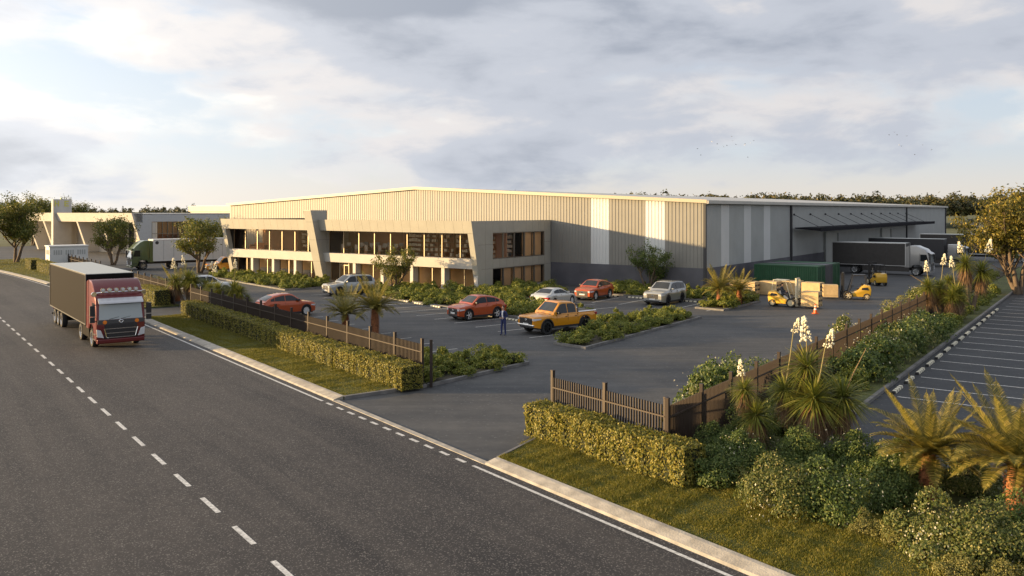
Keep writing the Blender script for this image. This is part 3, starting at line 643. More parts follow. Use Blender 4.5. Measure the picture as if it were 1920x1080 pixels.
# ------------------------------------------------------------------ fences
def fence_run(name, label, origin, rz, L, n_part, step=.12, post=2.45, h=1.78, ph=2.0, back_end=True):
    """runs along local +y; slats in front of two rails between capped posts"""
    t = thing(name, label, 'fence', origin, rz)
    sl = MB(); sl.box(-.028, .028, -.014, .014, .06, h); sme = sl.mesh('slat', M_fence)
    n = int(L / step); ys = [(.06 + i * step) for i in range(n)]
    for y in ys[:n_part]: put('slat', sme, t, (0, y, 0))
    if n > n_part:
        b = MB()
        for y in ys[n_part:]: b.box(-.028, .028, y - .014, y + .014, .06, h)
        o = b.build('far_slats', M_fence, t); o['kind'] = 'stuff'
    for z in (.28, h - .33):
        b = MB(); b.box(.029, .069, 0, L, z - .022, z + .022); b.build('rail', M_fence, t)
        b = MB(); b.box(-.069, -.029, 0, L, z - .022, z + .022); b.build('rail', M_fence, t)
    pm = MB(); pm.box(-.055, .055, -.055, .055, 0, ph); pm.box(-.062, .062, -.062, .062, ph, ph + .03); pme = pm.mesh('post', M_fence)
    k = max(1, round(L / post))
    for i in range(k + 1): put('post', pme, t, (0, L * i / k, 0))
    return t
fence_run('picket_fence', 'dark brown slat fence behind the left hedges along the road', RN(31.05, 18.62, .08), A_RN, 33.4, 278)
gp = MB(); gp.box(-.06, .06, -.06, .06, 0, 2.02); gp.box(-.066, .066, -.066, .066, 2.02, 2.05)
tag(put('gate_post', gp.mesh('gate_post', M_fence), None, RN(30.85, 18.95, 0)), 'dark gate post at the driveway end of the left fence', 'gate post')
fence_run('picket_fence', 'short brown slat fence behind the right hedge at the driveway', RN(16.95, 18.5, .08), A_RN, 5.2, 60, step=.115)
pf = W(20.32, -50.6, .08)
fence_run('picket_fence', 'long brown slat fence receding between yard and right parking lot', pf, A_UV, 62, 290, step=.11)
fence_run('picket_fence', 'brown slat fence beyond the second driveway', RN(69.3, 18.7, .08), A_RN, 14, 120)
fence_run('picket_fence', 'far brown fence at the road bend by the white kiosk', RN(100, 19.2, .08), A_RN, 36, 100, step=.3)
# ------------------------------------------------------------------ foliage
ML_hedge = leaf_mat('hedge_leaf', (.10, .12, .016), (.29, .25, .045), (.44, .37, .09))
ML_shrub = leaf_mat('shrub_leaf', (.08, .12, .02), (.24, .26, .045), (.42, .38, .08))
ML_dark = leaf_mat('dark_bush_leaf', (.045, .08, .022), (.13, .18, .04), (.28, .30, .09))
ML_mix = leaf_mat('mixed_bush_leaf', (.05, .08, .02), (.17, .19, .045), (.40, .35, .14))
ML_lime = leaf_mat('lime_bush_leaf', (.13, .14, .03), (.26, .24, .07), (.36, .32, .12))
ML_tree = leaf_mat('tree_leaf', (.06, .085, .016), (.17, .18, .035), (.33, .27, .055))
ML_sunlit = leaf_mat('sunlit_tree_leaf', (.06, .07, .014), (.20, .17, .03), (.44, .33, .06))  # golden sunlight and dark lower shade put into the leaf colours
ML_frond = leaf_mat('frond_leaf', (.09, .095, .018), (.25, .21, .04), (.42, .33, .085))
ML_yucca = leaf_mat('yucca_leaf', (.10, .13, .02), (.22, .23, .04), (.36, .32, .08))
ML_dry = leaf_mat('dry_leaf', (.13, .075, .035), (.26, .16, .08), (.36, .24, .12), .15)
ML_flower = leaf_mat('cream_flower', (.62, .58, .40), (.78, .74, .58), None, .3)
ML_forest = leaf_mat('forest_leaf', (.045, .055, .022), (.10, .095, .035), (.17, .125, .042), .1)
M_core = mat('foliage_core', (.018, .022, .008), .95)  # near-black fill for hidden cores added inside foliage to block light
def hedge_mesh(name, L, T, Hh, n, seed, leaf=.042):
    rng = np.random.default_rng(seed); A = np.array([L * Hh, L * Hh, L * T, T * Hh, T * Hh]); fc = rng.choice(5, n, p=A / A.sum())
    a = rng.uniform(-.5, .5, n); c = rng.uniform(-.5, .5, n); P = np.zeros((n, 3)); O = np.zeros((n, 3))
    for f in range(5):
        k = fc == f
        if f < 2: s = 1 if f else -1; P[k] = np.stack([np.full(k.sum(), s * T / 2), a[k] * L, (c[k] + .5) * Hh], 1); O[k] = (s, 0, .15)
        elif f == 2: P[k] = np.stack([c[k] * T, a[k] * L, np.full(k.sum(), Hh)], 1); O[k] = (0, 0, 1)
        else: s = 1 if f == 4 else -1; P[k] = np.stack([a[k] * T, np.full(k.sum(), s * L / 2), (c[k] + .5) * Hh], 1); O[k] = (0, s, .15)
    lump = .035 * np.sin(P[:, 1] * 4.3 + seed) * np.sin(P[:, 2] * 5.1) + .03 * np.sin(P[:, 1] * 9.7 + 2 * P[:, 0] * 6)
    P += O * (lump[:, None] + rng.normal(-.01, .03, (n, 1))); P[:, 2] = np.maximum(P[:, 2], .03)
    e = np.minimum(L / 2 - abs(P[:, 1]), Hh - P[:, 2]); 
    return leaf_mesh(name, P, O, leaf, leaf * .6, rng, ML_hedge, .6)
def core_box(L, T, Hh): b = MB(); b.box(-T / 2 + .05, T / 2 - .05, -L / 2 + .05, L / 2 - .05, 0, Hh - .05); return b.mesh('light_block', M_core)  # solid dark box added inside the hedge leaves to block light
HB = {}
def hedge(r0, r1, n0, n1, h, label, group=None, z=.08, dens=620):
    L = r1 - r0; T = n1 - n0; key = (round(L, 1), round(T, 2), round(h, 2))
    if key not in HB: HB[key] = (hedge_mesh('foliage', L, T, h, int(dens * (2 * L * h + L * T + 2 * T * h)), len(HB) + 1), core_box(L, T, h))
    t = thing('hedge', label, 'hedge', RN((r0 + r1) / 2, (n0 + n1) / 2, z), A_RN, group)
    put('foliage', HB[key][0], t); put('light_block', HB[key][1], t); return t
hedge(30.55, 33.7, 17.3, 18.35, 1.0, 'clipped box hedge block ending at the driveway gate post')
hedge(33.85, 37.0, 17.3, 18.35, .97, 'clipped hedge block second from the left gate post')
hedge(37.15, 46.4, 17.25, 18.35, .96, 'long clipped hedge block third from the left gate post', dens=520)
hedge(46.6, 62.4, 17.3, 18.45, 1.0, 'longest clipped hedge block shaded by the red truck', dens=400)
for i, (a, c) in enumerate(((15.2, 16.85), (16.9, 18.55), (18.6, 20.3), (20.35, 22.1))):
    hedge(a, c, 17.25, 18.2, 1.08 - .04 * (i % 2), ('rightmost block of the clipped hedge at the fence corner', 'second block from the corner of the right clipped hedge', 'third block from the corner of the right clipped hedge', 'block of the right clipped hedge nearest the driveway')[i], dens=800)
hedge(69.4, 75.5, 17.2, 18.4, 1.25, 'clipped hedge beyond the second driveway beside the red truck', dens=300)
hedge(104, 107, 16.0, 17.2, 1.3, 'small clipped hedge block beside the white kiosk', dens=200)
hedge(109.5, 119, 15.6, 16.8, 1.3, 'clipped hedge at the far bend before the brown fence', dens=160)
hedge(121, 126, 15.2, 16.4, 1.3, 'farthest clipped hedge block at the road bend', dens=160)
def blob_points(n, rx, ry, rz, seed, lumps=14, flat=.0):
    rng = np.random.default_rng(seed)
    d = nrm(rng.normal(0, 1, (lumps, 3))); d[:, 2] = abs(d[:, 2]); cc = d * np.array([rx, ry, rz]) * rng.uniform(.3, .85, (lumps, 1)); cr = rng.uniform(.2, .5, lumps)
    k = rng.integers(0, lumps, n); o = nrm(rng.normal(0, 1, (n, 3))); o[:, 2] = np.where(o[:, 2] < -.3, -o[:, 2], o[:, 2])
    stray = np.where(rng.random(n) < .07, rng.uniform(1.1, 1.5, n), 1.0)
    P = cc[k] + o * (cr[k] * rng.uniform(.72, 1.05, n) * stray)[:, None] * np.array([rx, ry, rz * .9]); P[:, 2] = abs(P[:, 2])
    return P, nrm(o + nrm(P) * .6 + np.array([0, 0, .3])), rng
def bush_meshes(n, rx, rz, leaf, m, seed, lumps=14):
    P, O, rng = blob_points(n, rx, rx, rz, seed, lumps); b = MB(); b.ball((0, 0, rz * .28), rx * .36, 10, 6, (1, 1, rz / rx * .8))  # dark ball added inside the leaves to block light
    return leaf_mesh('foliage', P, O, leaf, leaf * .55, rng, m, .6), b.mesh('light_block', M_core, smooth=60)
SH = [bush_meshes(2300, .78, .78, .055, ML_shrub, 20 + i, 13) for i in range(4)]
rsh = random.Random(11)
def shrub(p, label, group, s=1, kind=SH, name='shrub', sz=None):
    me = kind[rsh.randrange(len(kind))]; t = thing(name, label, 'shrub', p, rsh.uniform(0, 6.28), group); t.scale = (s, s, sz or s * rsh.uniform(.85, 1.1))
    put('foliage', me[0], t); put('light_block', me[1], t); return t
def fill_bed(poly, sp, label, group, s=1.0, skip=None, margin=.45, z=.08):
    xs = [p[0] for p in poly]; ys = [p[1] for p in poly]; got = []
    for _ in range(4000):
        x = rsh.uniform(min(xs), max(xs)); y = rsh.uniform(min(ys), max(ys)); ok = True
        for dx, dy in ((margin, 0), (-margin, 0), (0, margin), (0, -margin)):
            if not inside(np.array([x + dx]), np.array([y + dy]), poly)[0]: ok = False; break
        if not ok or (skip and skip(x, y)): continue
        if all((x - a) ** 2 + (y - c) ** 2 > sp * sp for a, c in got): got.append((x, y)); shrub((x, y, z), label, group, s * rsh.uniform(.85, 1.15))
    return got
fill_bed(bed_A, 1.0, 'low rounded green shrub in the bed left of the driveway', 'shrubs left of the driveway', .92)
fill_bed(bed_B, 1.05, 'low rounded shrub on the kerbed island behind the yellow pickup', 'shrubs on the island', .95)
fill_bed(bed_C, 1.2, 'low rounded shrub before the left office wing', 'shrubs before the left office wing', 1.0)
fill_bed(bed_D, 1.3, 'low rounded shrub in the large bed round the office corner', 'shrubs round the office', 1.1)
fill_bed(bed_E, 1.3, 'low dark shrub along the warehouse wall', 'shrubs along the warehouse wall', 1.05)
bh = [W(18.0, -30), W(20.0, -30), W(20.0, 40), W(18.3, 40)]
fill_bed(bh, 1.5, 'low shrub on the yard side of the long fence', 'shrubs inside the long fence', 1.0, margin=.2)
# bigger loose bushes along the right strip and in the right corner
BD = [bush_meshes(5200, 1.0, 1.0, .05, ML_dark, 40 + i, 18) for i in range(2)]
BM = [bush_meshes(5200, 1.0, 1.0, .05, ML_mix, 50 + i, 18) for i in range(2)]
BL = [bush_meshes(4200, 1.0, 1.0, .04, ML_lime, 60 + i, 16) for i in range(2)]
BN = [bush_meshes(15000, 1.0, 1.0, .031, ML_mix, 70 + i, 22) for i in range(2)]
BK = [bush_meshes(15000, 1.0, 1.0, .031, ML_dark, 75 + i, 22) for i in range(2)]
rngf = np.random.default_rng(9)
def flower_dots(n, seed, s=.03):
    P, O, rng = blob_points(n, 1.04, 1.04, 1.04, seed, 18); return leaf_mesh('flowers', P, O, s, s * .8, rng, ML_flower, .5)
FD = [flower_dots(130, 80), flower_dots(240, 81, .022)]
def bush(p, label, s, kind, flowers=None, sz=None, group=None):
    t = shrub(p, label, group, s, kind, 'bush', sz); t['category'] = 'bush'
    if flowers is not None: put('flowers', FD[flowers], t)['kind'] = 'stuff'
    return t
near = [(1335, 902, 1.15, BK, None, 1.05, 'dark green bush at the end of the right clipped hedge'), (1395, 885, 1.0, BK, 1, 1.3, 'dark bush below the small yucca by the fence'), (1455, 955, .95, BN, 1, 1.2, 'white flecked bush under the yuccas at the lawn edge'), (1560, 968, 1.15, BK, 1, 1.3, 'large dark green bush right of the flecked bush'),
        (1660, 945, 1.0, BK, None, 1.3, 'dark bush between the yuccas and the front cycads'), (1745, 1035, 1.05, BN, 1, 1.3, 'white flecked bush before the front cycad'), (1860, 1055, 1.05, BN, 1, 1.1, 'broad flecked bush below the rightmost cycad'), (1930, 1035, 1.0, BK, None, 1.2, 'dark bush at the right edge under the cycad'),
        (1622, 1000, .42, BL, None, .5, 'small lime mound at the lawn edge, left of a pair'), (1680, 1022, .45, BL, None, .5, 'small lime mound at the lawn edge, right of a pair'), (1395, 912, .42, BL, None, .55, 'lime tuft beside the flecked bush at the lawn edge'), (1790, 1085, .5, BL, None, .5, 'lime mound low in the right corner'), (1880, 1100, .55, BL, None, .5, 'lime mound at the bottom right corner'), (1600, 885, 1.0, BK, 1, 1.3, 'dark bush at the kerb end behind the lawn bushes'), (1500, 880, 1.0, BK, None, 1.2, 'dark bush at the foot of the tall yucca clump'), (1700, 905, 1.05, BK, 1, 1.35, 'dark flecked bush behind the left front cycad'), (1820, 925, 1.05, BN, None, 1.25, 'leafy bush between the two front cycads'), (1290, 815, .7, BD, None, .85, 'dark bush tucked against the fence corner')]
for x, y, s, k, f, sz, l in near: bush(G(x, y, .08), l, s, k, f, sz)
strip = [(21.0, -48.6, .9, BK, None, 1.1), (21.3, -46.8, 1.0, BK, 1, 1.2), (22.0, -45.0, .9, BD, None, 1.0), (21.6, -43.0, 1.0, BD, 1, 1.4), (21.9, -41.0, 1.0, BL, None, .9), (21.7, -38.5, .95, SH, None, .95), (21.8, -36.3, 1.15, SH, None, 1.1), (21.5, -33.8, 1.5, BD, None, 1.5), (21.6, -31.2, 1.5, BD, 0, 1.6), (21.5, -28.6, 1.5, BM, 0, 1.75), (21.7, -25.8, 1.6, BD, None, 1.8), (21.6, -23.0, 1.5, BM, 0, 1.7), (21.6, -20.2, 1.5, BD, 0, 1.6), (21.7, -17.6, 1.4, BD, None, 1.5), (21.7, -15.0, 1.2, SH, None, 1.1), (21.8, -12.8, 1.2, SH, None, 1.1), (21.8, -10.4, 1.1, SH, None, 1.0), (21.8, -7.6, 1.2, SH, None, 1.1), (21.8, -4.5, 1.2, SH, None, 1.1), (21.8, -1.2, 1.2, SH, None, 1.1), (21.8, 2.5, 1.2, SH, None, 1.0), (21.8, 6, 1.3, SH, None, 1.1), (21.8, 10, 1.3, SH, None, 1.1), (21.7, 14, 1.3, SH, None, 1.1)]
for i, (u, v, s, k, f, sz) in enumerate(strip):
    lb = 'low rounded green bush' if k is SH or k is BL else 'dark green bush without blooms' if f is None else 'loose bush with pale flecks'
    bush(W(u, v, .08), lb + ' in the strip between long fence and parking lot', s, k, f, sz, lb + ' beside the long fence')
inner = [(19.2, -46.6, .8, BM, 0, 1.5, 'slim white flowered shrub behind the short fence'), (18.6, -43.2, 1.3, BD, 1, 1.6, 'large white flecked bush behind the fence corner'), (17.9, -40.3, 1.1, BD, 1, 1.6, 'dark flecked bush inside the fence, behind the large one'), (19.2, -38.2, 1.1, BD, 0, 1.3, 'green bush inside the long fence near its corner'), (18.8, -24, 1.3, BM, 0, 1.5, 'loose bush on the yard side before the forklift'), (18.9, -13.5, 1.1, BM, 0, 1.3, 'white flowered bush inside the fence by the traffic cone'), (18.6, -9.8, 1.2, BL, None, 1.4, 'golden bush inside the fence by the forklifts'), (18.0, 3.0, 1.6, BM, 0, 1.6, 'round bush inside the fence right of the forklifts')]
for u, v, s, k, f, sz, l in inner: bush(W(u, v, .08), l, s, k, f, sz)
fill_bed([W(18.4, -41), W(20.1, -41), W(20.1, -24), W(18.3, -24)], 1.2, 'low lime green shrub inside the near part of the long fence', 'near shrubs inside the long fence', .9, margin=.15)
# ------------------------------------------------------------------ trees
def tree_parts(seed, Ht, spread, nleaf, leaf, m, stems=3, bare=.21, up=.5, low=.14):
    rg = random.Random(seed); rng = np.random.default_rng(seed); b = MB(); tips = []
    def grow(p, d, L, r, lev):
        n = 4; pts = [p]; rr = [r]; dd = d.copy()
        for i in range(n):
            dd = (dd + Vector((rg.uniform(-.22, .22), rg.uniform(-.22, .22), rg.uniform(-.06, .16)))).normalized(); pts.append(pts[-1] + dd * L / n); rr.append(r * (1 - .5 * (i + 1) / n))
        b.tube(pts, rr, 7 if lev < 2 else 5, False)
        if lev >= 2: tips.extend([(q, L) for q in pts[1 if lev > 2 else 3:]])
        if lev >= 4: return
        for k in range(rg.choice((3, 4)) if lev else 4):
            j = rg.randint(1 if lev else 2, n); a = rg.uniform(0, 6.28); s = Vector((math.cos(a) * spread, math.sin(a) * spread, up + rg.uniform(-.55, .45)))
            grow(pts[j], (dd * .55 + s).normalized(), L * rg.uniform(.58, .8), rr[j] * .72, lev + 1)
    for k in range(stems):
        a = 6.283 * k / stems + rg.uniform(-.4, .4); l = .32 if stems > 1 else .05
        grow(Vector((math.cos(a) * .08, math.sin(a) * .08, 0)), Vector((math.cos(a) * l, math.sin(a) * l, 1)).normalized(), Ht * bare, Ht * .012, 0 if stems < 3 else 1)
    T = np.array([q[:] for q, _ in tips]); hi = T[:, 2].max(); s = Ht * .94 / hi
    wt = rng.uniform(0, 1, len(T)) ** 2.2; k = rng.choice(len(T), nleaf, p=wt / wt.sum()); sp = Ht * .036; off = rng.normal(0, sp, (nleaf, 3)) * np.array([1, 1, .75]); P = T[k] + off / s
    b.v = [(x * s, y * s, z * s) for x, y, z in b.v]; P = P * s
    keep = P[:, 2] > Ht * low; P = P[keep]; O = nrm(nrm(off[keep]) + np.array([0, 0, .5]))
    return b.mesh('trunk', M_bark, smooth=60), leaf_mesh('crown', P, O, leaf, leaf * .5, rng, m, .8)
TP = {}
def tree(p, key, label, s=1, rz=0, group=None, name='tree', **k):
    if key not in TP: TP[key] = tree_parts(**k)
    t = thing(name, label, 'tree', p, rz, group); t.scale = (s, s, s); put('trunk', TP[key][0], t); put('crown', TP[key][1], t); return t
tree(G(740, 545, .1), 'a', 'small multi stemmed tree before the office glazing', rz=.4, seed=3, Ht=4.5, spread=.75, nleaf=4600, leaf=.085, m=ML_tree)
tree(G(1215, 543, .1), 'b', 'small dark tree against the warehouse plinth', rz=1.2, seed=8, Ht=5.0, spread=.8, nleaf=5200, leaf=.09, m=ML_dark)
tree(G(212, 497, .0), 'c', 'broad leafy tree behind the red truck', seed=12, Ht=7.6, spread=.85, nleaf=6500, leaf=.13, m=ML_tree)
tree(G(374, 512, .0), 'c', 'tall leafy tree at the left end of the office', s=1.0, rz=2.2)
tree(G(418, 492, .0), 'a', 'slim tree against the left warehouse corner', s=1.55, rz=4.2)
tree(G(30, 493, .0), 'd', 'large spreading tree at the left edge', seed=21, Ht=10.8, spread=.85, nleaf=10500, leaf=.16, m=ML_tree, stems=2)
tree(G(-60, 497, .0), 'd', 'large tree partly cut by the left edge', s=1.05, rz=2.0)
for i, (x, y, s) in enumerate(((62, 460, 1.15), (100, 456, 1.1), (-20, 458, 1.2), (140, 452, 1.05))): tree(G(x, y, 0), 'd', ('background tree directly left of the fascia building', 'background tree behind the low fascia building', 'background tree behind the left edge tree', 'background tree behind the sign tower')[i], s=s, rz=i * 1.7, group='trees behind the far building')
tree(W(23.6, 15.5, .05), 'e', 'large tree with sunlight gold in its leaf colour at the right edge beside the parking lot', rz=1.0, seed=33, Ht=10.2, spread=.95, nleaf=13500, leaf=.14, m=ML_sunlit, stems=4, low=.36)
tree(W(29, 30, .05), 'e', 'second tree with sunlit gold leaf colour behind the right edge tree', s=.85, rz=3.4)
tree(W(20, 42, .05), 'c', 'dark leafed tree beyond the loading docks', s=.75, rz=1.4)
for i, (x, Y, h) in enumerate(((730, 330, 17.2), (955, 300, 16.0), (1195, 380, 17.5))):
    tree(((x - 960) / FPX * Y, Y, 0), 'c', ('lone treetop above the left roof slope', 'lone treetop above the middle of the roof', 'treetop at the start of the distant wood')[i], s=h / 7.6)
# ------------------------------------------------------------------ distant wood
rng = np.random.default_rng(77); PP = []; OO = []; 
def wood(x0, x1, Y0, Y1, n, h0, h1, per):
    for _ in range(n):
        Y = rng.uniform(Y0, Y1); x = rng.uniform(x0, x1); h = rng.uniform(h0, h1); w = h * rng.uniform(.3, .42)
        P, O, _r = blob_points(per, w, w, h * .6, int(rng.integers(1e6)), 9); P[:, 2] += h * .38; P += np.array([(x - 960) / FPX * Y, Y, 0]); PP.append(P); OO.append(O)
wood(1130, 2300, 360, 520, 900, 13.6, 15.6, 300); wood(-400, 500, 600, 800, 260, 8, 12.0, 150); wood(500, 1120, 420, 560, 120, 9, 12, 150)
P = np.concatenate(PP); O = np.concatenate(OO)
tag(put('forest', leaf_mesh('forest', P, O, .55, .45, rng, ML_forest, .6)), 'distant autumn green wood along the horizon', 'forest', kind='stuff')
# ------------------------------------------------------------------ yuccas and cycads
def blades(n, L, w, seed, m, lo=-.5, hi=1.0, droop=.25, name='rosette', r0=.05):
    rng = np.random.default_rng(seed); a = rng.uniform(0, 6.283, n); e = rng.uniform(lo, hi, n); e = np.arcsin(np.clip(e, -1, 1))
    d = np.stack([np.cos(a) * np.cos(e), np.sin(a) * np.cos(e), np.sin(e)], 1); l = (L * rng.uniform(.8, 1.15, n))[:, None]
    s = nrm(np.cross(d, np.array([0, 0, 1.0]) + rng.normal(0, .2, (n, 3)))) * (w * rng.uniform(.8, 1.2, n))[:, None]; dn = np.array([0, 0, -1.0])
    p0 = d * r0; p1 = d * l * .55 + dn * l * droop * .22; p2 = d * l + dn * l * droop
    vs = np.stack([p0 - s * .7, p0 + s * .7, p1 + s, p1 - s, p2 + s * .1, p2 - s * .1], 1).reshape(-1, 3); i = np.arange(n) * 6
    f = np.concatenate([np.stack([i, i + 1, i + 2, i + 3], 1), np.stack([i + 3, i + 2, i + 4, i + 5], 1)]); return np_mesh(name, vs, f, m)
ROS = [blades(380, .74, .012, 5 + i, ML_yucca) for i in range(3)]
SKI = [blades(210, .55, .012, 15 + i, ML_dry, -1.0, -.35, .5, 'dead_skirt') for i in range(2)]
def flower_mesh(seed, h=.85):
    rg = random.Random(seed); b = MB()
    for i in range(64):
        t = rg.random() ** .8; z = h * (.12 + .88 * t); r = .17 * (1 - t) ** .7 + .03; a = rg.uniform(0, 6.28); q = rg.uniform(.5, 1) * r; b.ball((math.cos(a) * q, math.sin(a) * q, z), rg.uniform(.026, .042), 6, 4, (1, 1, 1.2))
    return b.mesh('flower_spike', mat('yucca_bloom', (.74, .69, .52), .7), smooth=60)
FLO = [flower_mesh(1), flower_mesh(2)]
M_stalk = mat('stalk', (.26, .22, .09), .8)
def yucca(p, label, heads, seed=0, flowers=(), s=1, stalks=()):
    """heads: (dx, dy, z, size); flowers: index of the head that carries a spike"""
    t = thing('yucca', label, 'yucca', p, 0); t.scale = (s, s, s); rg = random.Random(seed)
    for i, (dx, dy, z, k) in enumerate(heads):
        b = MB(); b.tube([(dx * .15, dy * .15, 0), (dx * .6, dy * .6, z * .5), (dx, dy, z)], [.11 * k, .08 * k, .06 * k], 8); b.build('trunk', M_bark, t, smooth=60)
        o = put('rosette', ROS[i % 3], t, (dx, dy, z), rg.uniform(0, 6)); o.scale = (k, k, k)
        for q in range(2): o = put('dead_skirt', SKI[(i + q) % 2], t, (dx * (1 - .12 * q), dy * (1 - .12 * q), z - .08 * k - q * .28 * k), rg.uniform(0, 6)); o.scale = (k * .85, k * .85, k * (1.05 - .1 * q))
    for hi, lx, ly, h, k in flowers:
        dx, dy, z, _ = heads[hi]; f = put('flower_spike', FLO[hi % 2], t, (dx + lx, dy + ly, z + h)); f['kind'] = 'stuff'; f.scale = (k, k, k); f.rotation_euler = (ly * .5, lx * .5, 0)
        b = MB(); b.tube([(dx, dy, z), (dx + lx * .5, dy + ly * .5, z + h * .55), (dx + lx, dy + ly, z + h + .6 * k)], [.022, .018, .01], 6); b.build('flower_stalk', M_stalk, t)
    for hi, lx, ly, h in stalks:
        dx, dy, z, _ = heads[hi]; b = MB(); b.tube([(dx, dy, z), (dx + lx * .45, dy + ly * .45, z + h * .5), (dx + lx, dy + ly, z + h)], [.02, .016, .006], 6); b.build('dry_stalk', mat('dry_stalk', (.34, .22, .10), .8), t)
    return t
yucca(G(1515, 850, .08), 'tall clump of yucca with three large heads and white blooms by the fence', [(.1, .35, 2.6, 1.35), (.0, -.5, 1.8, 1.45), (1.0, -.2, 1.75, 1.45), (-.65, .2, 1.9, 1.05)], 1, [(0, -.1, -.2, .72, 1.05), (1, .45, .1, 1.45, .8), (3, .4, .3, 1.7, .65)], stalks=[(2, .85, .3, 1.5)])
yucca(G(1437, 850, .08), 'slender yucca with two small heads beside the fence corner', [(-.65, .1, 1.95, .85), (-.4, -.3, 1.25, 1.0)], 2, [(0, -.1, 0, .35, .7)])
yucca(W(21.4, -9.5, .08), 'clump of golden lit yuccas with blooms by the long fence end', [(-.9, .2, 2.0, 1.2), (-.1, .4, 1.9, 1.15), (.5, -.3, 1.7, 1.3), (.1, -.6, 1.5, 1.1), (1.0, .3, 1.4, 1.1)], 3, [(0, -.1, 0, .8, .9), (1, .2, 0, 1.3, .9), (2, -.2, .1, 1.4, .9)], 1.15, stalks=[(0, -1.0, .2, .7)])
yucca(W(22.0, -2.5, .08), 'taller yucca pair with blooms behind the golden yucca clump', [(-.3, 0, 3.1, 1.4), (.75, 0, 2.6, 1.5), (-1.2, .4, 1.9, 1.1)], 4, [(0, -.3, 0, .6, 1.0), (1, .4, 0, 1.1, 1.2)], 1.15, stalks=[(0, 1.0, 0, 1.4)])
yucca(RN(69.0, 19.6, .0), 'blooming yucca at the near end of the far fence', [(-.9, 0, 1.9, 1.2), (.0, .2, 2.1, 1.4), (.6, -.2, 1.9, 1.2), (1.3, .2, 1.6, 1.0)], 5, [(0, -.1, 0, .8, 1.1), (1, -.3, 0, .9, 1.0), (3, .4, 0, 1.1, .8)], 1.05)
yucca(RN(64.4, 20.0, .0), 'single yucca with bloom behind the start of the left fence', [(0, 0, 1.7, 1.2)], 6, [(0, .3, 0, 1.1, 1.1)], 1.0)
yucca(RN(61.0, 20.2, .0), 'clump of shaggy yuccas behind the left fence', [(-.7, 0, 1.9, 1.2), (.35, .2, 1.9, 1.3), (.9, -.2, 1.7, 1.2), (1.4, .1, 1.1, .9)], 7, [(1, .1, 0, 1.4, .9)], 1.0)
def frond_mesh(seed, L=1.7, lift=.75, droop=.9):
    rg = random.Random(seed); n = 54; vs = []; fs = []; pts = []
    for i in range(n + 1):
        t = i / n; pts.append(Vector((L * t * (1 - .12 * t), 0, L * (lift * t - droop * .62 * t * t))))
    for i, p in enumerate(pts[:-1]):
        q = pts[i + 1]; o = len(vs); w = .016 * (1 - i / n) + .004; vs += [p + Vector((0, w, 0)), p - Vector((0, w, 0)), q - Vector((0, w, 0)), q + Vector((0, w, 0))]; fs.append((o, o + 1, o + 2, o + 3))
        t = i / n
        if t < .08: continue
        ll = .33 * math.sin(math.pi * min(1, .18 + t * .86)) ** .7 * L / 1.7; d = (q - p).normalized()
        for s in (-1, 1):
            e = Vector((d.x * .55, s * .8, d.z * .6 + .24 + rg.uniform(-.06, .06))).normalized(); tip = p + e * ll * rg.uniform(.9, 1.1) - Vector((0, 0, .03)); k = d * .012; o = len(vs)
            vs += [p - k, p + k, p + e * ll * .6 + k * .9, tip, p + e * ll * .6 - k * .9]; fs += [(o, o + 1, o + 2, o + 4), (o + 4, o + 2, o + 3)]
    b = MB(); b.v = [tuple(v) for v in vs]; b.f = fs; return b.mesh('frond', ML_frond)
FR = [frond_mesh(1, 1.75, .95, .75), frond_mesh(2, 1.8, .62, .8), frond_mesh(3, 1.7, .25, .75), frond_mesh(4, 1.5, 1.5, .45)]
M_ctrunk = mat('cycad_trunk', (.30, .12, .05), .9, var=.45, vscale=9, bump=.8, bscale=14)
def cycad(p, label, s, hz, seed, n=72, name='cycad', cat='cycad'):
    t = thing(name, label, cat, p, random.Random(seed).uniform(0, 6)); t.scale = (s, s, s); rg = random.Random(seed)
    b = MB(); b.tube([(0, 0, 0), (0, 0, hz * .5), (0, 0, hz)], [.2, .21, .17], 12)
    for k in range(int(110 * hz) + 40):
        a = k * 2.4; z = hz * (k + .5) / (int(110 * hz) + 40); r = .2; c = Vector((math.cos(a) * r, math.sin(a) * r, z)); o = Vector((math.cos(a), math.sin(a), .5)).normalized(); sd = Vector((-math.sin(a), math.cos(a), 0))
        b.add([c - sd * .035, c + sd * .035, c + o * .075 + sd * .02, c + o * .075 - sd * .02, c + Vector((0, 0, .06))], [(0, 1, 2, 3), (3, 2, 4)])
    b.build('trunk', M_ctrunk, t)
    for k in range(n):
        ring = k / n; me = FR[3] if ring < .2 else FR[0] if ring < .5 else FR[1] if ring < .8 else FR[2]
        o = put('frond', me, t, (0, 0, hz - .02), (rg.uniform(-.12, .12), rg.uniform(-.12, .1), k * 2.4 + rg.uniform(-.2, .2))); q = rg.uniform(.85, 1.1); o.scale = (q, q, q)
    return t
cycad(G(1742, 938, .08), 'large cycad with orange trunk, left of the two in front', .95, 1.25, 1)
cycad(G(1905, 985, .08), 'large cycad with orange trunk at the right edge', 1.05, 1.4, 2)
cycad(G(648, 622, .05), 'feathery cycad palm behind the left fence, left of a pair', 1.05, 1.0, 3, 44)
cycad(G(703, 628, .05), 'feathery cycad palm behind the left fence, right of a pair', 1.15, 1.35, 4, 48)
cycad(W(5.6, -10.4, .08), 'golden cycad palm on the kerb point by the warehouse corner', 1.0, 1.35, 5, 46)
cycad(W(6.3, -8.0, .08), 'golden cycad palm behind the one at the kerb point', 1.0, 1.1, 6, 40)
cycad(RN(72.5, 19.8, .05), 'spreading cycad palm behind the far fence by the red truck', 1.3, .7, 7, 26)
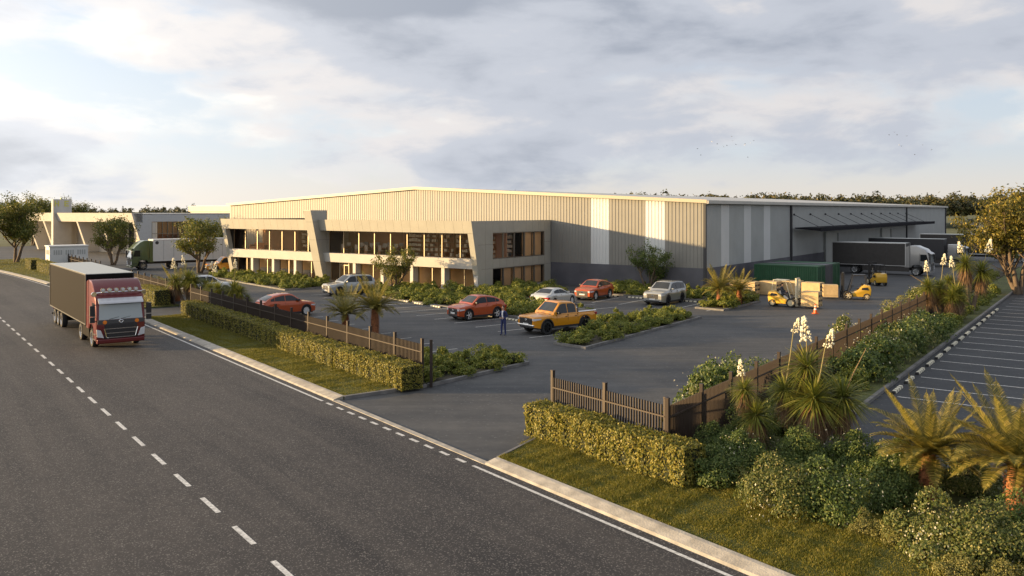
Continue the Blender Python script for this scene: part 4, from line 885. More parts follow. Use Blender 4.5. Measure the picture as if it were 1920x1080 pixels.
# ------------------------------------------------------------------ vehicles: common pieces (x forward, y left, z up, origin on the ground)
def paint(name, c, metal=.25, rough=.32, coat=.8): return mat(name, c, rough, metal, coat=coat)
def lerp_pts(pts, x):
    pts = sorted(pts)
    if x <= pts[0][0]: return pts[0][1]
    for (a, p), (b, q) in zip(pts, pts[1:]):
        if x <= b: t = (x - a) / (b - a); return p + (q - p) * t
    return pts[-1][1]
WHEELS = {}
def wheel_mesh(r, w, spokes, rim_m, key):
    if key in WHEELS: return WHEELS[key]
    b = MB(); b.lathe([(r * .66, -w / 2), (r * .93, -w / 2), (r, -w * .36), (r, w * .36), (r * .93, w / 2), (r * .66, w / 2)], 'y', 28); ty = b.mesh('tyre', M_tyre, smooth=40)
    b = MB(); b.lathe([(0, -w * .28), (r * .6, -w * .28), (r * .66, -w * .48), (r * .70, -w * .50), (r * .70, w * .50), (r * .66, w * .48), (r * .6, -w * .1)], 'y', 28)
    b.f = list(b.f); rim = b
    rd = MB(); rd.lathe([(0, w * .02), (r * .62, w * .02)], 'y', 24); rd.lathe([(0, -w * .02), (r * .62, -w * .02)], 'y', 24); 
    for k in range(spokes):
        M = Matrix.Rotation(2 * math.pi * k / spokes, 4, 'Y')
        for s in (-1, 1):
            y = s * w * .40; rim.box(r * .08, r * .66, y - .02, y + .02, -r * .075, r * .075, M)
    rim.lathe([(0, w * .46), (r * .16, w * .46), (r * .18, w * .3), (r * .18, -w * .3), (r * .16, -w * .46), (0, -w * .46)], 'y', 14)
    rm = rim.mesh('rim', rim_m, smooth=35); dm = rd.mesh('brake_disc', M_black)
    WHEELS[key] = (ty, rm, dm); return WHEELS[key]
def add_wheel(t, x, y, r, w, spokes=5, rim_m=M_rim, key='car'):
    ty, rm, dm = wheel_mesh(r, w, spokes, rim_m, key); o = put('wheel', ty, t, (x, y, r)); put('rim', rm, o); put('brake_disc', dm, o); return o
def car(name, label, cat, p, rz, pm, S, group=None):
    t = thing(name, label, cat, p, rz, group); L, Wd = S['L'], S['W']; hw = Wd / 2; xf, xr = S['ax']; r = S['r']; ra = r + S.get('gap', .06)
    top = S['top']; sill = S.get('sill', .24)
    def arch(x):
        z = sill + (.1 * max(0, (abs(x) - L / 2 + .55)) / .55)
        for xw in (xf, xr):
            if abs(x - xw) < ra: z = max(z, r + math.sqrt(ra * ra - (x - xw) ** 2))
        return z
    def w(x):
        e = max(0, (x - (L / 2 - .75)) / .75); f = max(0, (-x - (L / 2 - .6)) / .6); return hw * (1 - .20 * e ** 2.2 - .13 * f ** 2.2)
    xs = sorted(set([-L / 2 + L * i / 26 for i in range(27)] + [L / 2 - .04, L / 2 - .12, -L / 2 + .05] + [xw + ra * math.cos(math.pi * k / 12) * .9999 for xw in (xf, xr) for k in range(13)] + [xw + s * (ra + .004) for xw in (xf, xr) for s in (-1, 1)]))
    K = 7; b = MB(); rows = []
    for x in xs:
        zl, zh = arch(x), lerp_pts(top, x); side = []
        for i in range(K):
            s = i / (K - 1); z = zl + (zh - zl) * s; q = (z - .62) / .5; y = w(x) * (1 - .035 * q * q - (.05 if i == K - 1 else 0) + (.012 if abs(z - zh + .13) < .05 else 0)); side.append((x, y, z))
        yt = side[-1][1]; cr = [(x, yt * c, zh + .045 * (1 - c * c)) for c in (.8, .4, 0, -.4, -.8)]
        rows.append(side + cr + [(x, -y, z) for x, y, z in side[::-1]])
    b.grid(rows); n = len(rows[0])
    for e, rv in ((0, False), (len(rows) - 1, True)):
        o = e * n
        for i in range(n // 2):
            f = (o + i, o + i + 1, o + n - 2 - i, o + n - 1 - i)
            if len(set(f)) == 4: b.f.append(f if not rv else f[::-1])
    b.f = [f[::-1] for f in b.f]
    body = b.build('body', pm, t, smooth=38)
    u = MB(); u.box(-L / 2 + .25, L / 2 - .25, -hw * .86, hw * .86, sill - .04, .62); u.build('underbody', M_black, t)
    if S.get('clad', True):
        c = MB()
        for s in (-1, 1):
            c.box(xr + ra, xf - ra, s * (hw - .02) - .025, s * (hw - .02) + .025, sill - .03, sill + .10)
            for xw in (xf, xr):
                pa = [Vector((xw + ra * math.cos(a) , s * (w(xw + ra * math.cos(a)) * .985), r + ra * math.sin(a))) for a in [math.pi * k / 12 for k in range(13)]]; c.tube(pa, .03 if not S.get('flare') else .055, 5)
        c.build('cladding', S.get('cladm', M_black), t)
    # cabin
    zb0 = S['belt']; prof = S['cabin']; wb, wr = S['wb'], S['wr']; xa, xb = prof[0][0], prof[-1][0]; zr = max(z for _, z in prof)
    def ct(x): return lerp_pts(prof, x)
    def bel(x): return lerp_pts(top, x) - .03
    cx = sorted(set([xa + (xb - xa) * i / 30 for i in range(31)] + [q[0] for q in prof])); b = MB(); rows = []
    def yy(z): return wb + (wr - wb) * max(0, (z - zb0)) / (zr - zb0)
    for x in cx:
        z1 = max(ct(x), bel(x) + .002); zb_ = bel(x); y0, y1 = yy(zb_), yy(z1)
        end = min(1, min(x - xa, xb - x) / .35 + .80); y0 *= end; y1 *= end
        rows.append([(x, y0, zb_)] + [(x, y0 + (y1 - y0) * q, zb_ + (z1 - zb_) * q) for q in (.5, .93)] + [(x, y1 * c, z1 + .035 * (1 - c * c)) for c in (.94, .6, .2, -.2, -.6, -.94)] + [(x, -(y0 + (y1 - y0) * q), zb_ + (z1 - zb_) * q) for q in (.93, .5)] + [(x, -y0, zb_)])
    b.grid(rows); b.f = [f[::-1] for f in b.f]; b.build('cabin', S.get('cabm', pm), t, smooth=40)
    def slant(name, x0, x1, k=.84):
        b = MB(); rr = []
        for i in range(6):
            x = x0 + (x1 - x0) * i / 5; z1 = ct(x); e = min(1, min(x - xa, xb - x) / .35 + .80); y1 = yy(z1) * e * k; rr.append([(x, y1 * c, z1 + .035 * (1 - (c * k) ** 2) + .014) for c in (1, .5, 0, -.5, -1)])
        b.grid(rr); b.f = [f[::-1] for f in b.f]; return b.build(name, M_carglass, t, smooth=50)
    slant('windscreen', S['ws'][0], S['ws'][1]); slant('rear_window', S['rw'][0], S['rw'][1])
    for s in (-1, 1):
        for x0, x1 in S['win']:
            b = MB(); rr = []
            for i in range(8):
                x = x0 + (x1 - x0) * i / 7; zl = bel(x) + .085; zh = max(zl + .01, ct(x) - .085); e = min(1, min(x - xa, xb - x) / .35 + .80)
                rr.append([(x, s * (yy(z) * (1 if e > .99 else e) + .012), z) for z in (zl, (zl + zh) / 2, zh)])
            b.grid(rr); b.f = b.f if s < 0 else [f[::-1] for f in b.f]; b.build('side_window', M_carglass, t)
    # front and rear
    fx = L / 2; zn = lerp_pts(top, fx - .05)
    g = MB(); g.box(fx - .1, fx + .018, -hw * S.get('gw', .5), hw * S.get('gw', .5), zn - S.get('gh', .4), zn - .05); gr = g.build('grille', M_black, t, bevel=.03)
    for k in range(4): q = MB(); q.box(fx + .018, fx + .026, -hw * .44, hw * .44, zn - .32 + k * .075, zn - .305 + k * .075); q.build('grille_bar', S.get('barm', M_black), gr)
    e = MB(); e.lathe([(0, .012), (.05, .012), (.06, 0)], 'x', 14, (fx + .024, 0, zn - .16)); e.v = [(x, y * 1.7, z) for x, y, z in e.v]; e.build('emblem', M_chrome, gr)
    q = MB(); q.box(fx - .12, fx + .012, -hw * .62, hw * .62, sill + .02, sill + .17); q.build('front_bumper', S.get('bump', M_black), t, bevel=.03)
    q = MB(); q.box(fx + .012, fx + .03, -.26, .26, sill + .2, sill + .31); q.build('number_plate', M_white, t)
    for s in (-1, 1):
        h = MB(); hp = [(fx - .46, s * (w(fx - .46) + .008), .07), (fx - .25, s * (w(fx - .25) + .01), .1), (fx - .06, s * (w(fx - .06) + .008), .13), (fx + .014, s * w(fx) * .985, .14), (fx + .02, s * hw * (S.get('gw', .5) + .03), .12)]
        h.grid([[(x, y, zn - .045), (x, y, zn - .045 - d)] for x, y, d in hp])
        h.build('headlight', M_lamp, t)
        zt_ = lerp_pts(top, -L / 2 + .05); h = MB(); h.box(-L / 2 - .015, -L / 2 + .3, s * hw * .93 - .06 if s > 0 else -hw * .93 - .06, s * hw * .93 + .0 if s > 0 else -hw * .93 + .06, zt_ - .2, zt_ - .04); h.box(-L / 2 - .018, -L / 2 + .1, min(s * hw * .35, s * hw * .86), max(s * hw * .35, s * hw * .86), zt_ - .17, zt_ - .06); h.build('tail_light', M_tail, t, bevel=.015)
        mx = S['ws'][0] - .28 if S['ws'][0] > S['ws'][1] else S['ws'][1]; m_ = MB(); m_.box(mx - .1, mx + .08, s * (wb + .1) - .1, s * (wb + .1) + .1, bel(mx) + .06, bel(mx) + .2); m_.build('wing_mirror', S.get('mirm', pm), t, bevel=.03)
        for xd in S['doors']:
            d = MB(); d.box(xd - .006, xd + .006, s * hw * .955 - .02, s * hw * .998, sill + .16, lerp_pts(top, xd) - .03); d.build('door_gap', M_black, t)
        for xh in S['handles']:
            d = MB(); d.box(xh - .09, xh + .09, s * hw * .985 - .02, s * hw * .985 + .025, lerp_pts(top, xh) - .17, lerp_pts(top, xh) - .14); d.build('door_handle', S.get('hanm', pm), t)
        for xw in (xf, xr): add_wheel(t, xw, s * (hw - S['tw'] / 2 - .015), r, S['tw'], S.get('spokes', 5), S.get('rimm', M_rim), S['key'])
        if S.get('rails'):
            a_, c_ = S['rails']; d = MB(); d.tube([(a_, s * wr * .86, ct(a_) + .03), (a_ - .1, s * wr * .86, ct(a_ - .1) + .09), (c_ + .1, s * wr * .86, ct(c_ + .1) + .09), (c_, s * wr * .86, ct(c_) + .03)], .02, 6); d.build('roof_rail', M_black, t)
    t.scale = S.get('sc', (1, 1, 1)); return t
COUPE = dict(sc=(.89, 1, 1.04), L=4.5, W=1.86, ax=(1.40, -1.28), r=.37, tw=.24, top=[(-2.25, .86), (-2.12, 1.0), (-1.6, 1.08), (.9, 1.04), (1.6, .97), (2.14, .88), (2.25, .79)], belt=1.05, wb=.86, wr=.63, cabin=[(-2.12, 1.04), (-1.72, 1.27), (-1.2, 1.46), (-.5, 1.56), (.1, 1.56), (.35, 1.5), (1.12, 1.04)], ws=(1.0, .36), rw=(-1.95, -1.3), win=[(.72, -.32), (-.38, -1.2), (-1.24, -1.55)], doors=(.78, -.36, -1.2), handles=(-.2, -1.05), key='coupe', rimm=M_rim, mirm=M_black, gw=.58, gh=.42)
SUV = dict(sc=(.92, 1, 1.02), L=5.0, W=1.95, ax=(1.5, -1.36), r=.39, tw=.25, top=[(-2.5, .95), (-2.42, 1.1), (.95, 1.12), (1.7, 1.07), (2.4, 1.0), (2.5, .88)], belt=1.1, wb=.91, wr=.70, cabin=[(-2.42, 1.15), (-2.2, 1.5), (-1.95, 1.68), (-.8, 1.76), (.1, 1.74), (.35, 1.67), (1.15, 1.12)], ws=(1.02, .36), rw=(-2.36, -2.05), win=[(.75, -.3), (-.36, -1.28), (-1.34, -2.05)], doors=(.82, -.34, -1.3), handles=(-.2, -1.1), key='suv', rimm=mat('dark_rim', (.06, .06, .065), .3, .8), rails=(.0, -1.9), barm=M_chrome)
SEDAN = dict(sc=(.90, .98, 1.02), L=4.85, W=1.88, ax=(1.48, -1.36), r=.345, tw=.24, sill=.2, top=[(-2.42, .8), (-2.3, .98), (-1.7, 1.02), (.9, .95), (1.7, .87), (2.2, .76), (2.42, .62)], belt=.97, wb=.84, wr=.6, cabin=[(-1.95, 1.0), (-1.2, 1.3), (-.6, 1.40), (.0, 1.40), (.3, 1.34), (1.2, .95)], ws=(1.1, .34), rw=(-1.8, -1.05), win=[(.8, -.3), (-.36, -1.2)], doors=(.8, -.34, -1.15), handles=(-.2, -1.0), key='sedan', rimm=M_rim, clad=False, bump=M_black)
PICK = dict(sc=(.94, 1, 1.02), L=5.4, W=1.98, ax=(1.72, -1.55), r=.42, tw=.27, gap=.09, sill=.38, top=[(-2.7, 1.1), (-2.66, 1.14), (-1.2, 1.14), (-1.0, 1.15), (1.1, 1.14), (1.9, 1.11), (2.62, 1.07), (2.7, .99)], belt=1.14, wb=.93, wr=.74, cabin=[(-.98, 1.16), (-.82, 1.7), (-.6, 1.82), (.3, 1.85), (.52, 1.79), (1.22, 1.16)], ws=(1.08, .55), rw=(-.93, -.84), win=[(.88, -.02), (-.1, -.78)], doors=(.92, -.06, -.92), handles=(.1, -.74), key='pickup', rimm=mat('black_rim', (.025, .025, .027), .35, .5), spokes=6, flare=True, mirm=M_black, hanm=M_black, barm=M_black, gw=.62, gh=.52)
P_or = paint('orange_paint', (.42, .07, .012)); P_si = paint('silver_paint', (.36, .37, .36), .6); P_sed = paint('pale_silver_paint', (.58, .58, .55), .5); P_ye = paint('amber_paint', (.64, .26, .006), .1); P_wh = paint('white_paint', (.72, .73, .73), .1)
H_mN = A_RN + math.pi; H_N = A_RN; H_mV = A_UV - math.pi / 2
car('coupe_suv', 'orange coupe styled SUV parked beside the man in the blue suit', 'car', RN(48.75, 33.7), H_mN, P_or, COUPE)
car('coupe_suv', 'orange coupe SUV parked behind the slat fence and palms', 'car', RN(58.2, 23.4), H_N, P_or, COUPE)
car('coupe_suv', 'orange coupe SUV parked by the warehouse plinth shrubs', 'car', W(-5.75, -10.4), H_mV, P_or, COUPE)
car('estate_suv', 'silver SUV parked in front of the office entrance', 'car', RN(69.5, 34.0), H_mN, P_si, SUV)
car('estate_suv', 'silver SUV facing the yard beside the small dark tree', 'car', W(.75, -10.0), H_mV, P_si, SUV)
car('estate_suv', 'white SUV half hidden by yuccas behind the left fence', 'car', RN(77, 23.6), H_N, P_wh, SUV)
car('saloon_car', 'pale silver saloon car parked behind the yellow pickup', 'car', RN(51.6, 43.2), A_UV + math.pi / 2, P_sed, SEDAN)
def pickup(label, p, rz):
    t = car('pickup_truck', label, 'pickup', p, rz, P_ye, PICK)
    b = MB(); b.box(-2.62, -1.02, -.80, .80, 1.12, 1.2); b.build('bed_cover', M_black, t, bevel=.02)
    for s in (-1, 1): b = MB(); b.tube([(-2.64, s * .88, 1.2), (-1.04, s * .88, 1.2)], .035, 6); b.build('bed_rail', M_chrome, t)
    b = MB(); b.tube([(-1.08, -.8, 1.18), (-1.12, -.72, 1.62), (-1.12, .72, 1.62), (-1.08, .8, 1.18)], .04, 6); b.build('sports_bar', M_black, t)
    b = MB(); b.box(2.62, 2.76, -.8, .8, .5, .62); b.build('skid_plate', M_chrome, t, bevel=.03)
    for s in (-1, 1): b = MB(); b.box(-.9, 1.1, s * 1.0 - .06, s * 1.0 + .06, .36, .42); b.build('side_step', M_dark, t)
    return t
pickup('amber yellow pickup with black grille parked beside the planting island', RN(40.55, 34.25), H_mN)
pickup('orange pickup far left between yuccas and the office', RN(104, 34.2), H_mN)
# ------------------------------------------------------------------ lorries
def truck_cab(t, pm, hs=3.75, W2=1.25, visor=None, deflector=True, lights=False, chromegrille=False):
    """front face at x=0, cab behind it (negative x)"""
    prof = [(.0, .42), (.05, .95), (.03, 1.65), (-.22, 2.72), (-.5, 3.08), (-1.05, hs - .2), (-1.5, hs), (-2.15, hs), (-2.15, .95), (-1.98, .95), (-1.9, 1.16), (-1.62, 1.24), (-1.15, 1.24), (-.86, 1.1), (-.72, .62), (-.66, .42)]
    if not deflector: prof = [(.0, .42), (.05, .95), (.03, 1.65), (-.2, 2.65), (-.42, 2.88), (-.9, 3.0), (-2.15, 3.02), (-2.15, .95), (-1.98, .95), (-1.9, 1.16), (-1.62, 1.24), (-1.15, 1.24), (-.86, 1.1), (-.72, .62), (-.66, .42)]
    b = MB(); b.prism(prof, 'y', -W2, W2)
    cab = b.build('cab', pm, t, bevel=.09, segs=3, smooth=35)
    b = MB(); b.add([(.055, -1.12, 1.62), (.055, 1.12, 1.62), (-.195, 1.06, 2.7), (-.195, -1.06, 2.7)], [(0, 1, 2, 3)]); b.add([(.035, -1.12, 1.62), (.035, 1.12, 1.62), (-.215, 1.06, 2.7), (-.215, -1.06, 2.7)], [(3, 2, 1, 0)]); b.build('windscreen', M_tscreen, t)
    for s in (-1, 1):
        b = MB(); y = s * (W2 + .006); b.add([(-.16, y, 1.72), (-1.02, y, 1.72), (-1.02, y, 2.5), (-.36, y, 2.5)], [(0, 1, 2, 3) if s > 0 else (3, 2, 1, 0)]); b.build('side_window', M_carglass, t)
        b = MB(); b.box(-1.13, -1.1, y - .004, y + .004, .9, 2.6); b.box(-.1, -.08, y - .004, y + .004, .9, 1.6); b.build('door_gap', M_black, t)
        b = MB(); b.box(-1.02, -.85, y - .01, y + .03, 1.48, 1.53); b.build('door_handle', M_black, t)
        m_ = MB(); m_.box(-.04, .1, s * (W2 + .2) - .13, s * (W2 + .2) + .13, 1.85, 2.42); m_.box(-.04, .1, s * (W2 + .2) - .13, s * (W2 + .2) + .13, 1.5, 1.8); m_.tube([(-.1, s * W2 * .97, 2.45), (.02, s * (W2 + .2), 2.45)], .025, 6); m_.tube([(-.05, s * W2, 1.55), (.02, s * (W2 + .2), 1.6)], .025, 6); m_.build('wing_mirror', M_black, t, bevel=.03)
        h = MB(); h.prism([(s * .86, .62), (s * 1.22, .7), (s * 1.24, 1.12), (s * 1.02, 1.05)], 'x', -.12, .075); h.build('headlight', M_lamp, t, bevel=.02)
        h = MB(); h.box(-.64, -.05, s * W2 - (.0 if s > 0 else .02), s * W2 + (.02 if s > 0 else 0), .5, .56); h.box(-.64, -.05, s * W2 - (.0 if s > 0 else .02), s * W2 + (.02 if s > 0 else 0), .78, .84); h.build('step', M_black, t)
    b = MB(); b.box(-.1, .078, -.84, .84, .58, 1.38); gr = b.build('grille', M_black, t, bevel=.03)
    for z in (.62, .86, 1.1): b = MB(); b.box(.078, .1, -.82 + (1.1 - z) * .2, .82 - (1.1 - z) * .2, z, z + (.05 if chromegrille else .035)); b.build('grille_bar', M_chrome, gr)
    for s in (-1, 1): b = MB(); b.tube([(.09, s * .86, 1.14), (.09, s * .74, .66), (.09, s * .66, .63)], .025, 6); b.build('grille_bar', M_chrome, gr)
    b = MB(); b.box(.02, .062, -1.19, 1.19, 1.385, 1.6); b.build('front_panel', mat('panel_grey', (.06, .062, .065), .4), t, bevel=.015)
    b = MB(); b.lathe([(.05, .03), (.075, .035), (.1, .02), (.1, 0)], 'x', 18, (.06, 0, 1.5)); b.v = [(x, y * 1.25, z) for x, y, z in b.v]; b.build('emblem', M_chrome, t)
    b = MB(); b.box(-.2, .1, -1.22, 1.22, .32, .56); b.build('front_bumper', pm, t, bevel=.05)
    for y in (-.5, .1): b = MB(); b.tube([(.06, y - .1, 1.64), (.02, y + .4, 1.74)], .014, 5); b.build('wiper', M_black, t)
    b = MB(); b.prism([(-.02, 2.6), (.14, 2.5), (.12, 2.58), (-.2, 2.78)], 'y', -1.14, 1.14); b.build('sun_visor', visor or pm, t)
    if deflector:
        for s in (-1, 1): b = MB(); b.prism([(-2.16, .95), (-2.7, .95), (-2.6, hs - .15), (-2.16, hs - .02)], 'y', s * W2 * .985 - .02, s * W2 * .985 + .02); b.build('side_fairing', pm, t)
    if lights:
        b = MB(); b.tube([(-.42, -1.18, 3.06), (-.3, -.9, 3.1), (-.3, .9, 3.1), (-.42, 1.18, 3.06)], .035, 8); b.build('light_bar', M_chrome, t)
        for k in range(6):
            y = -.85 + k * .34; b = MB(); b.lathe([(0, .05), (.09, .05), (.115, .03), (.115, -.05), (0, -.08)], 'x', 16, (-.3, y, 3.22)); o = b.build('roof_light', M_lamp, t, smooth=40)
            b = MB(); b.lathe([(.095, .056), (.12, .056), (.12, .02)], 'x', 16, (-.3, y, 3.22)); b.build('rim', M_chrome, o)
        for s in (-1, 1): b = MB(); b.tube([(-.85, s * 1.2, 3.0), (-.4, s * 1.28, 3.0)], [.05, .12], 12); b.lathe([(0, .0), (.13, 0), (.14, -.06)], 'x', 14, (-.37, s * 1.28, 3.0)); b.build('air_horn', M_chrome, t, smooth=40)
    for s in (-1, 1): b = MB(); b.lathe([(0, .03), (.1, .025), (.11, 0)], 'x', 14, (.06, s * .82, 1.48)); b.build('indicator', M_amber if lights else M_lamp, t)
    return cab
M_tscreen = mat('truck_screen', (.34, .38, .38), .08, 0, coat=.6, spec=.8)
def cargo_box(t, x0, x1, z0, z1, m, roofm, W2=1.27, frame=M_dark, seams=0, name='cargo_box'):
    b = MB(); b.box(x0, x1, -W2, W2, z0, z1); c = b.build(name, m, t)
    b = MB(); b.box(x0 - .01, x1 + .01, -W2 - .01, W2 + .01, z1, z1 + .03); b.build('roof', roofm, c)
    for x in (x0, x1):
        for s in (-1, 1): b = MB(); b.box(x - .04, x + .04, s * W2 - .03, s * W2 + .03, z0 - .02, z1 + .02); b.build('corner_rail', frame, c)
    for s in (-1, 1):
        for z in (z0, z1): b = MB(); b.box(x0, x1, s * W2 - .025, s * W2 + .025, z - .05, z + .02); b.build('edge_rail', frame, c)
        for k in range(1, seams + 1):
            x = x0 + (x1 - x0) * k / (seams + 1); b = MB(); b.box(x - .012, x + .012, s * W2 - .004, s * W2 + .004, z0 + .03, z1 - .06); b.build('panel_seam', M_dark, c)
    return c
def chassis(t, x0, x1, z=.95):
    for s in (-1, 1): b = MB(); b.box(x0, x1, s * .42 - .05, s * .42 + .05, z - .25, z); b.build('chassis_rail', M_black, t)
def truck_wheel(t, x, y, rm=M_chrome): return add_wheel(t, x, y, .5, .32, 8, rm, 'truck')
def axle(t, x, dual=False):
    for s in (-1, 1): truck_wheel(t, x, s * 1.06)
    b = MB(); b.tube([(x, -1, .5), (x, 1, .5)], .08, 8); b.build('axle', M_black, t)
def lorry(name, label, p, rz, pm, box, boxm, roofm, axles, deflector=True, lights=False, hs=3.75, frame=M_dark, seams=0, skirt=None, chromegrille=False, badge=False, visor=None):
    t = thing(name, label, 'truck', p, rz); truck_cab(t, pm, hs, deflector=deflector, lights=lights, chromegrille=chromegrille, visor=visor)
    chassis(t, box[0], -.6); c = cargo_box(t, box[0], box[1], box[2], box[3], boxm, roofm, frame=frame, seams=seams)
    for x in axles: axle(t, x)
    if skirt:
        for s in (-1, 1): b = MB(); b.box(skirt[0], skirt[1], s * 1.2 - .02, s * 1.2 + .02, .45, 1.0); b.build('side_skirt', skirt[2], t)
    for s in (-1, 1): b = MB(); b.box(box[0] - .02, box[0] + .05, s * .95 - .15, s * .95 + .15, .85, 1.0); b.build('tail_light', M_tail, t)
    b = MB(); b.tube([(box[0] + .1, -1.2, .55), (box[0] + .1, 1.2, .55)], .06, 6); b.build('under_run_bar', M_black, t)
    if badge:
        for s in (-1, 1): b = MB(); b.lathe([(0, .012), (.2, .012), (.22, 0)], 'y', 16, (box[1] - .45, s * 1.272, box[3] - .4)); b.build('badge', M_dark, c)
    return t
P_red = paint('maroon_paint', (.13, .010, .011), .3, .35, .6); P_gt = paint('grey_truck_paint', (.30, .30, .30), .5); P_grn = paint('olive_green_paint', (.10, .135, .055), .3)
M_bbox = mat('dark_box_panel', (.014, .0125, .0115), .6, 0, spec=.05); M_wbox = mat('white_box_panel', (.62, .62, .6), .45, var=.03); M_droof = mat('box_roof', (.42, .44, .42), .5); M_gbox = mat('charcoal_box_panel', (.055, .052, .05), .5, 0, spec=.2, var=.08)
H_mR = A_RN - math.pi / 2
lorry('box_truck', 'maroon lorry with black box body driving along the road', RN(50.0, 10.65), H_mR, P_red, (-15.2, -2.75, 1.12, 3.95), M_bbox, M_droof, (-1.4, -4.6, -11.2, -12.45, -13.7), lights=True, skirt=(-4.0, -2.1, M_bbox), hs=3.72, visor=mat('visor_silver', (.6, .6, .62), .3, .6))
lorry('box_truck', 'olive green lorry with white box body behind the red truck', RN(115.4, 25.6), H_mN, P_grn, (-14.0, -2.6, 1.12, 3.85), M_wbox, M_wbox, (-1.4, -5.2, -12), seams=8, badge=True, chromegrille=True, frame=M_white)
lorry('box_truck', 'grey lorry with charcoal box backed to the dock, nearest to camera', W(13.3, 34.6), A_UV, P_gt, (-10.9, -2.6, 1.12, 3.75), M_gbox, M_droof, (-1.5, -8.3), hs=3.5, seams=3, skirt=(-7.4, -2.2, M_gbox), badge=True, chromegrille=True, frame=mat('silver_trim', (.5, .5, .5), .4, .6))
lorry('box_truck', 'grey lorry with black box, second from camera at the docks', W(14.3, 54.4), A_UV, P_gt, (-12.2, -2.6, 1.12, 3.7), mat('black_box_panel', (.03, .03, .035), .4), M_droof, (-1.5, -9.8), deflector=False, skirt=(-8.8, -2.2, M_gbox), chromegrille=True)
tr = thing('semi_trailer', 'long charcoal semi trailer parked behind the dock lorries', 'trailer', W(22, 70), A_UV)
cargo_box(tr, -16, 0, 1.15, 4.0, M_gbox, M_droof, frame=mat('trailer_frame', (.55, .55, .52), .5)); chassis(tr, -16, 0)
for x in (-2.2, -3.5, -4.8): axle(tr, x)
for s in (-1, 1): b = MB(); b.box(-12.1, -11.9, s * .8 - .08, s * .8 + .08, .0, 1.1); b.build('landing_leg', M_black, tr)
# ------------------------------------------------------------------ containers, crates, cone, forklifts
def container(label, u1, v0, m, doorm):
    t = thing('shipping_container', label, 'container', W(u1, v0), A_UV); L, Wc, Hc = 6.06, 2.42, 2.4
    b = MB(); rows = []; k = 28; p = (L - .3) / k
    for i in range(k):
        for q, d in ((0, 0), (.4, 0), (.55, .045), (.85, .045)): rows.append((-L + .15 + (i + q) * p, d))
    rows.append((-.15, 0)); b.grid([[(x, .03 + d, .15), (x, .03 + d, Hc - .12)] for x, d in rows]); b.f = [f[::-1] for f in b.f]; o = len(b.f)
    b.grid([[(x, Wc - .03 - d, .15), (x, Wc - .03 - d, Hc - .12)] for x, d in rows]); b.build('side_wall', m, t)
    b = MB(); b.box(-L + .05, -.05, .04, Wc - .04, Hc - .08, Hc - .03); b.build('roof', m, t); b = MB(); b.box(-L + .06, -.06, .06, Wc - .06, .12, .2); b.build('floor', M_black, t)
    f = MB()
    for x in (-L, -.15):
        for y in (0, Wc - .12): f.box(x, x + .15, y, y + .12, 0, Hc)
    for y in (0, Wc - .08):
        for z in (0, Hc - .12): f.box(-L + .15, -.15, y, y + .08, z, z + .15 if z == 0 else Hc)
    for x in (-L, -.1):
        for z in (0, Hc - .12): f.box(x, x + .1, .12, Wc - .12, z, z + .14 if z == 0 else Hc)
    f.build('frame', m, t)
    for s in (0, 1):
        d = MB(); d.box(-.07, -.02, .13 + s * 1.09, .13 + s * 1.09 + 1.07, .15, Hc - .13); dr = d.build('door', doorm, t)
        for q in (.3, .75): d = MB(); d.tube([(.0, .13 + s * 1.09 + q, .18), (.0, .13 + s * 1.09 + q, Hc - .16)], .02, 6); d.build('lock_bar', doorm, dr)
    b = MB(); b.box(-L + .02, -L + .06, .12, Wc - .12, .14, Hc - .12); b.build('end_wall', m, t)
M_cg = mat('container_green', (.016, .085, .035), .5, var=.15, vscale=1.5); M_cd = mat('container_grey', (.085, .085, .095), .5, var=.1)
container('front green shipping container behind the crates', 8.3, 6.6, M_cg, M_cg); container('grey shipping container between the two green ones', 8.3, 9.15, M_cd, M_cd); container('rear green shipping container beside the grey one', 8.3, 11.7, M_cg, M_cg)
M_crate = mat('crate_ply', (.56, .40, .20), .7, var=.15, vscale=3)
def crate_proto():
    t = thing('pallet_crate', 'x', 'crate')
    b = MB(); b.box(-.6, .6, -.5, .5, .14, .95); b.build('box', M_crate, t, bevel=.01)
    for z in (.32, .62):
        for y in (-.26, .26):
            for s in (-1, 1): q = MB(); q.box(s * .6 - .006, s * .6 + .006, y - .2, y + .2, z, z + .13); q.build('slot', M_dark, t)
    for y in (-.42, 0, .42): q = MB(); q.box(-.6, .6, y - .07, y + .07, .0, .13); q.build('skid', M_crate, t)
    return t
cr = crate_proto(); spots = [(3.9, .6, .03, 'crate stack end beside the palm by the green container'), (5.4, 2.0, .03, 'crate behind the one nearest the palm'), (2.6, 1.9, .03, 'crate half hidden by the palm near the warehouse corner'), (6.9, 3.6, .03, 'crate close against the green container front'), (8.9, 3.0, .03, 'crate behind the loaded forklift by the container end'), (3.9, .6, .98, 'upper crate on the stack beside the palm'), (5.4, 2.0, .98, 'upper crate on the second stack by the container')]
for i, (u, v, z, l) in enumerate(spots[:5]):
    if i == 0: cr.location = W(u, v, z); cr.rotation_euler = (0, 0, A_UV); cr['label'] = l; cr['group'] = 'crates in the yard'; cr.scale = (1.35, 1.3, 1.25)
    else: copy_tree(cr, W(u, v, z), A_UV + rsh.uniform(-.1, .1), l, scale=(1.35, 1.3, 1.25))
M_fl = paint('forklift_yellow', (.68, .40, .03), .0, .4); M_flc = mat('forklift_cream', (.62, .56, .40), .5)
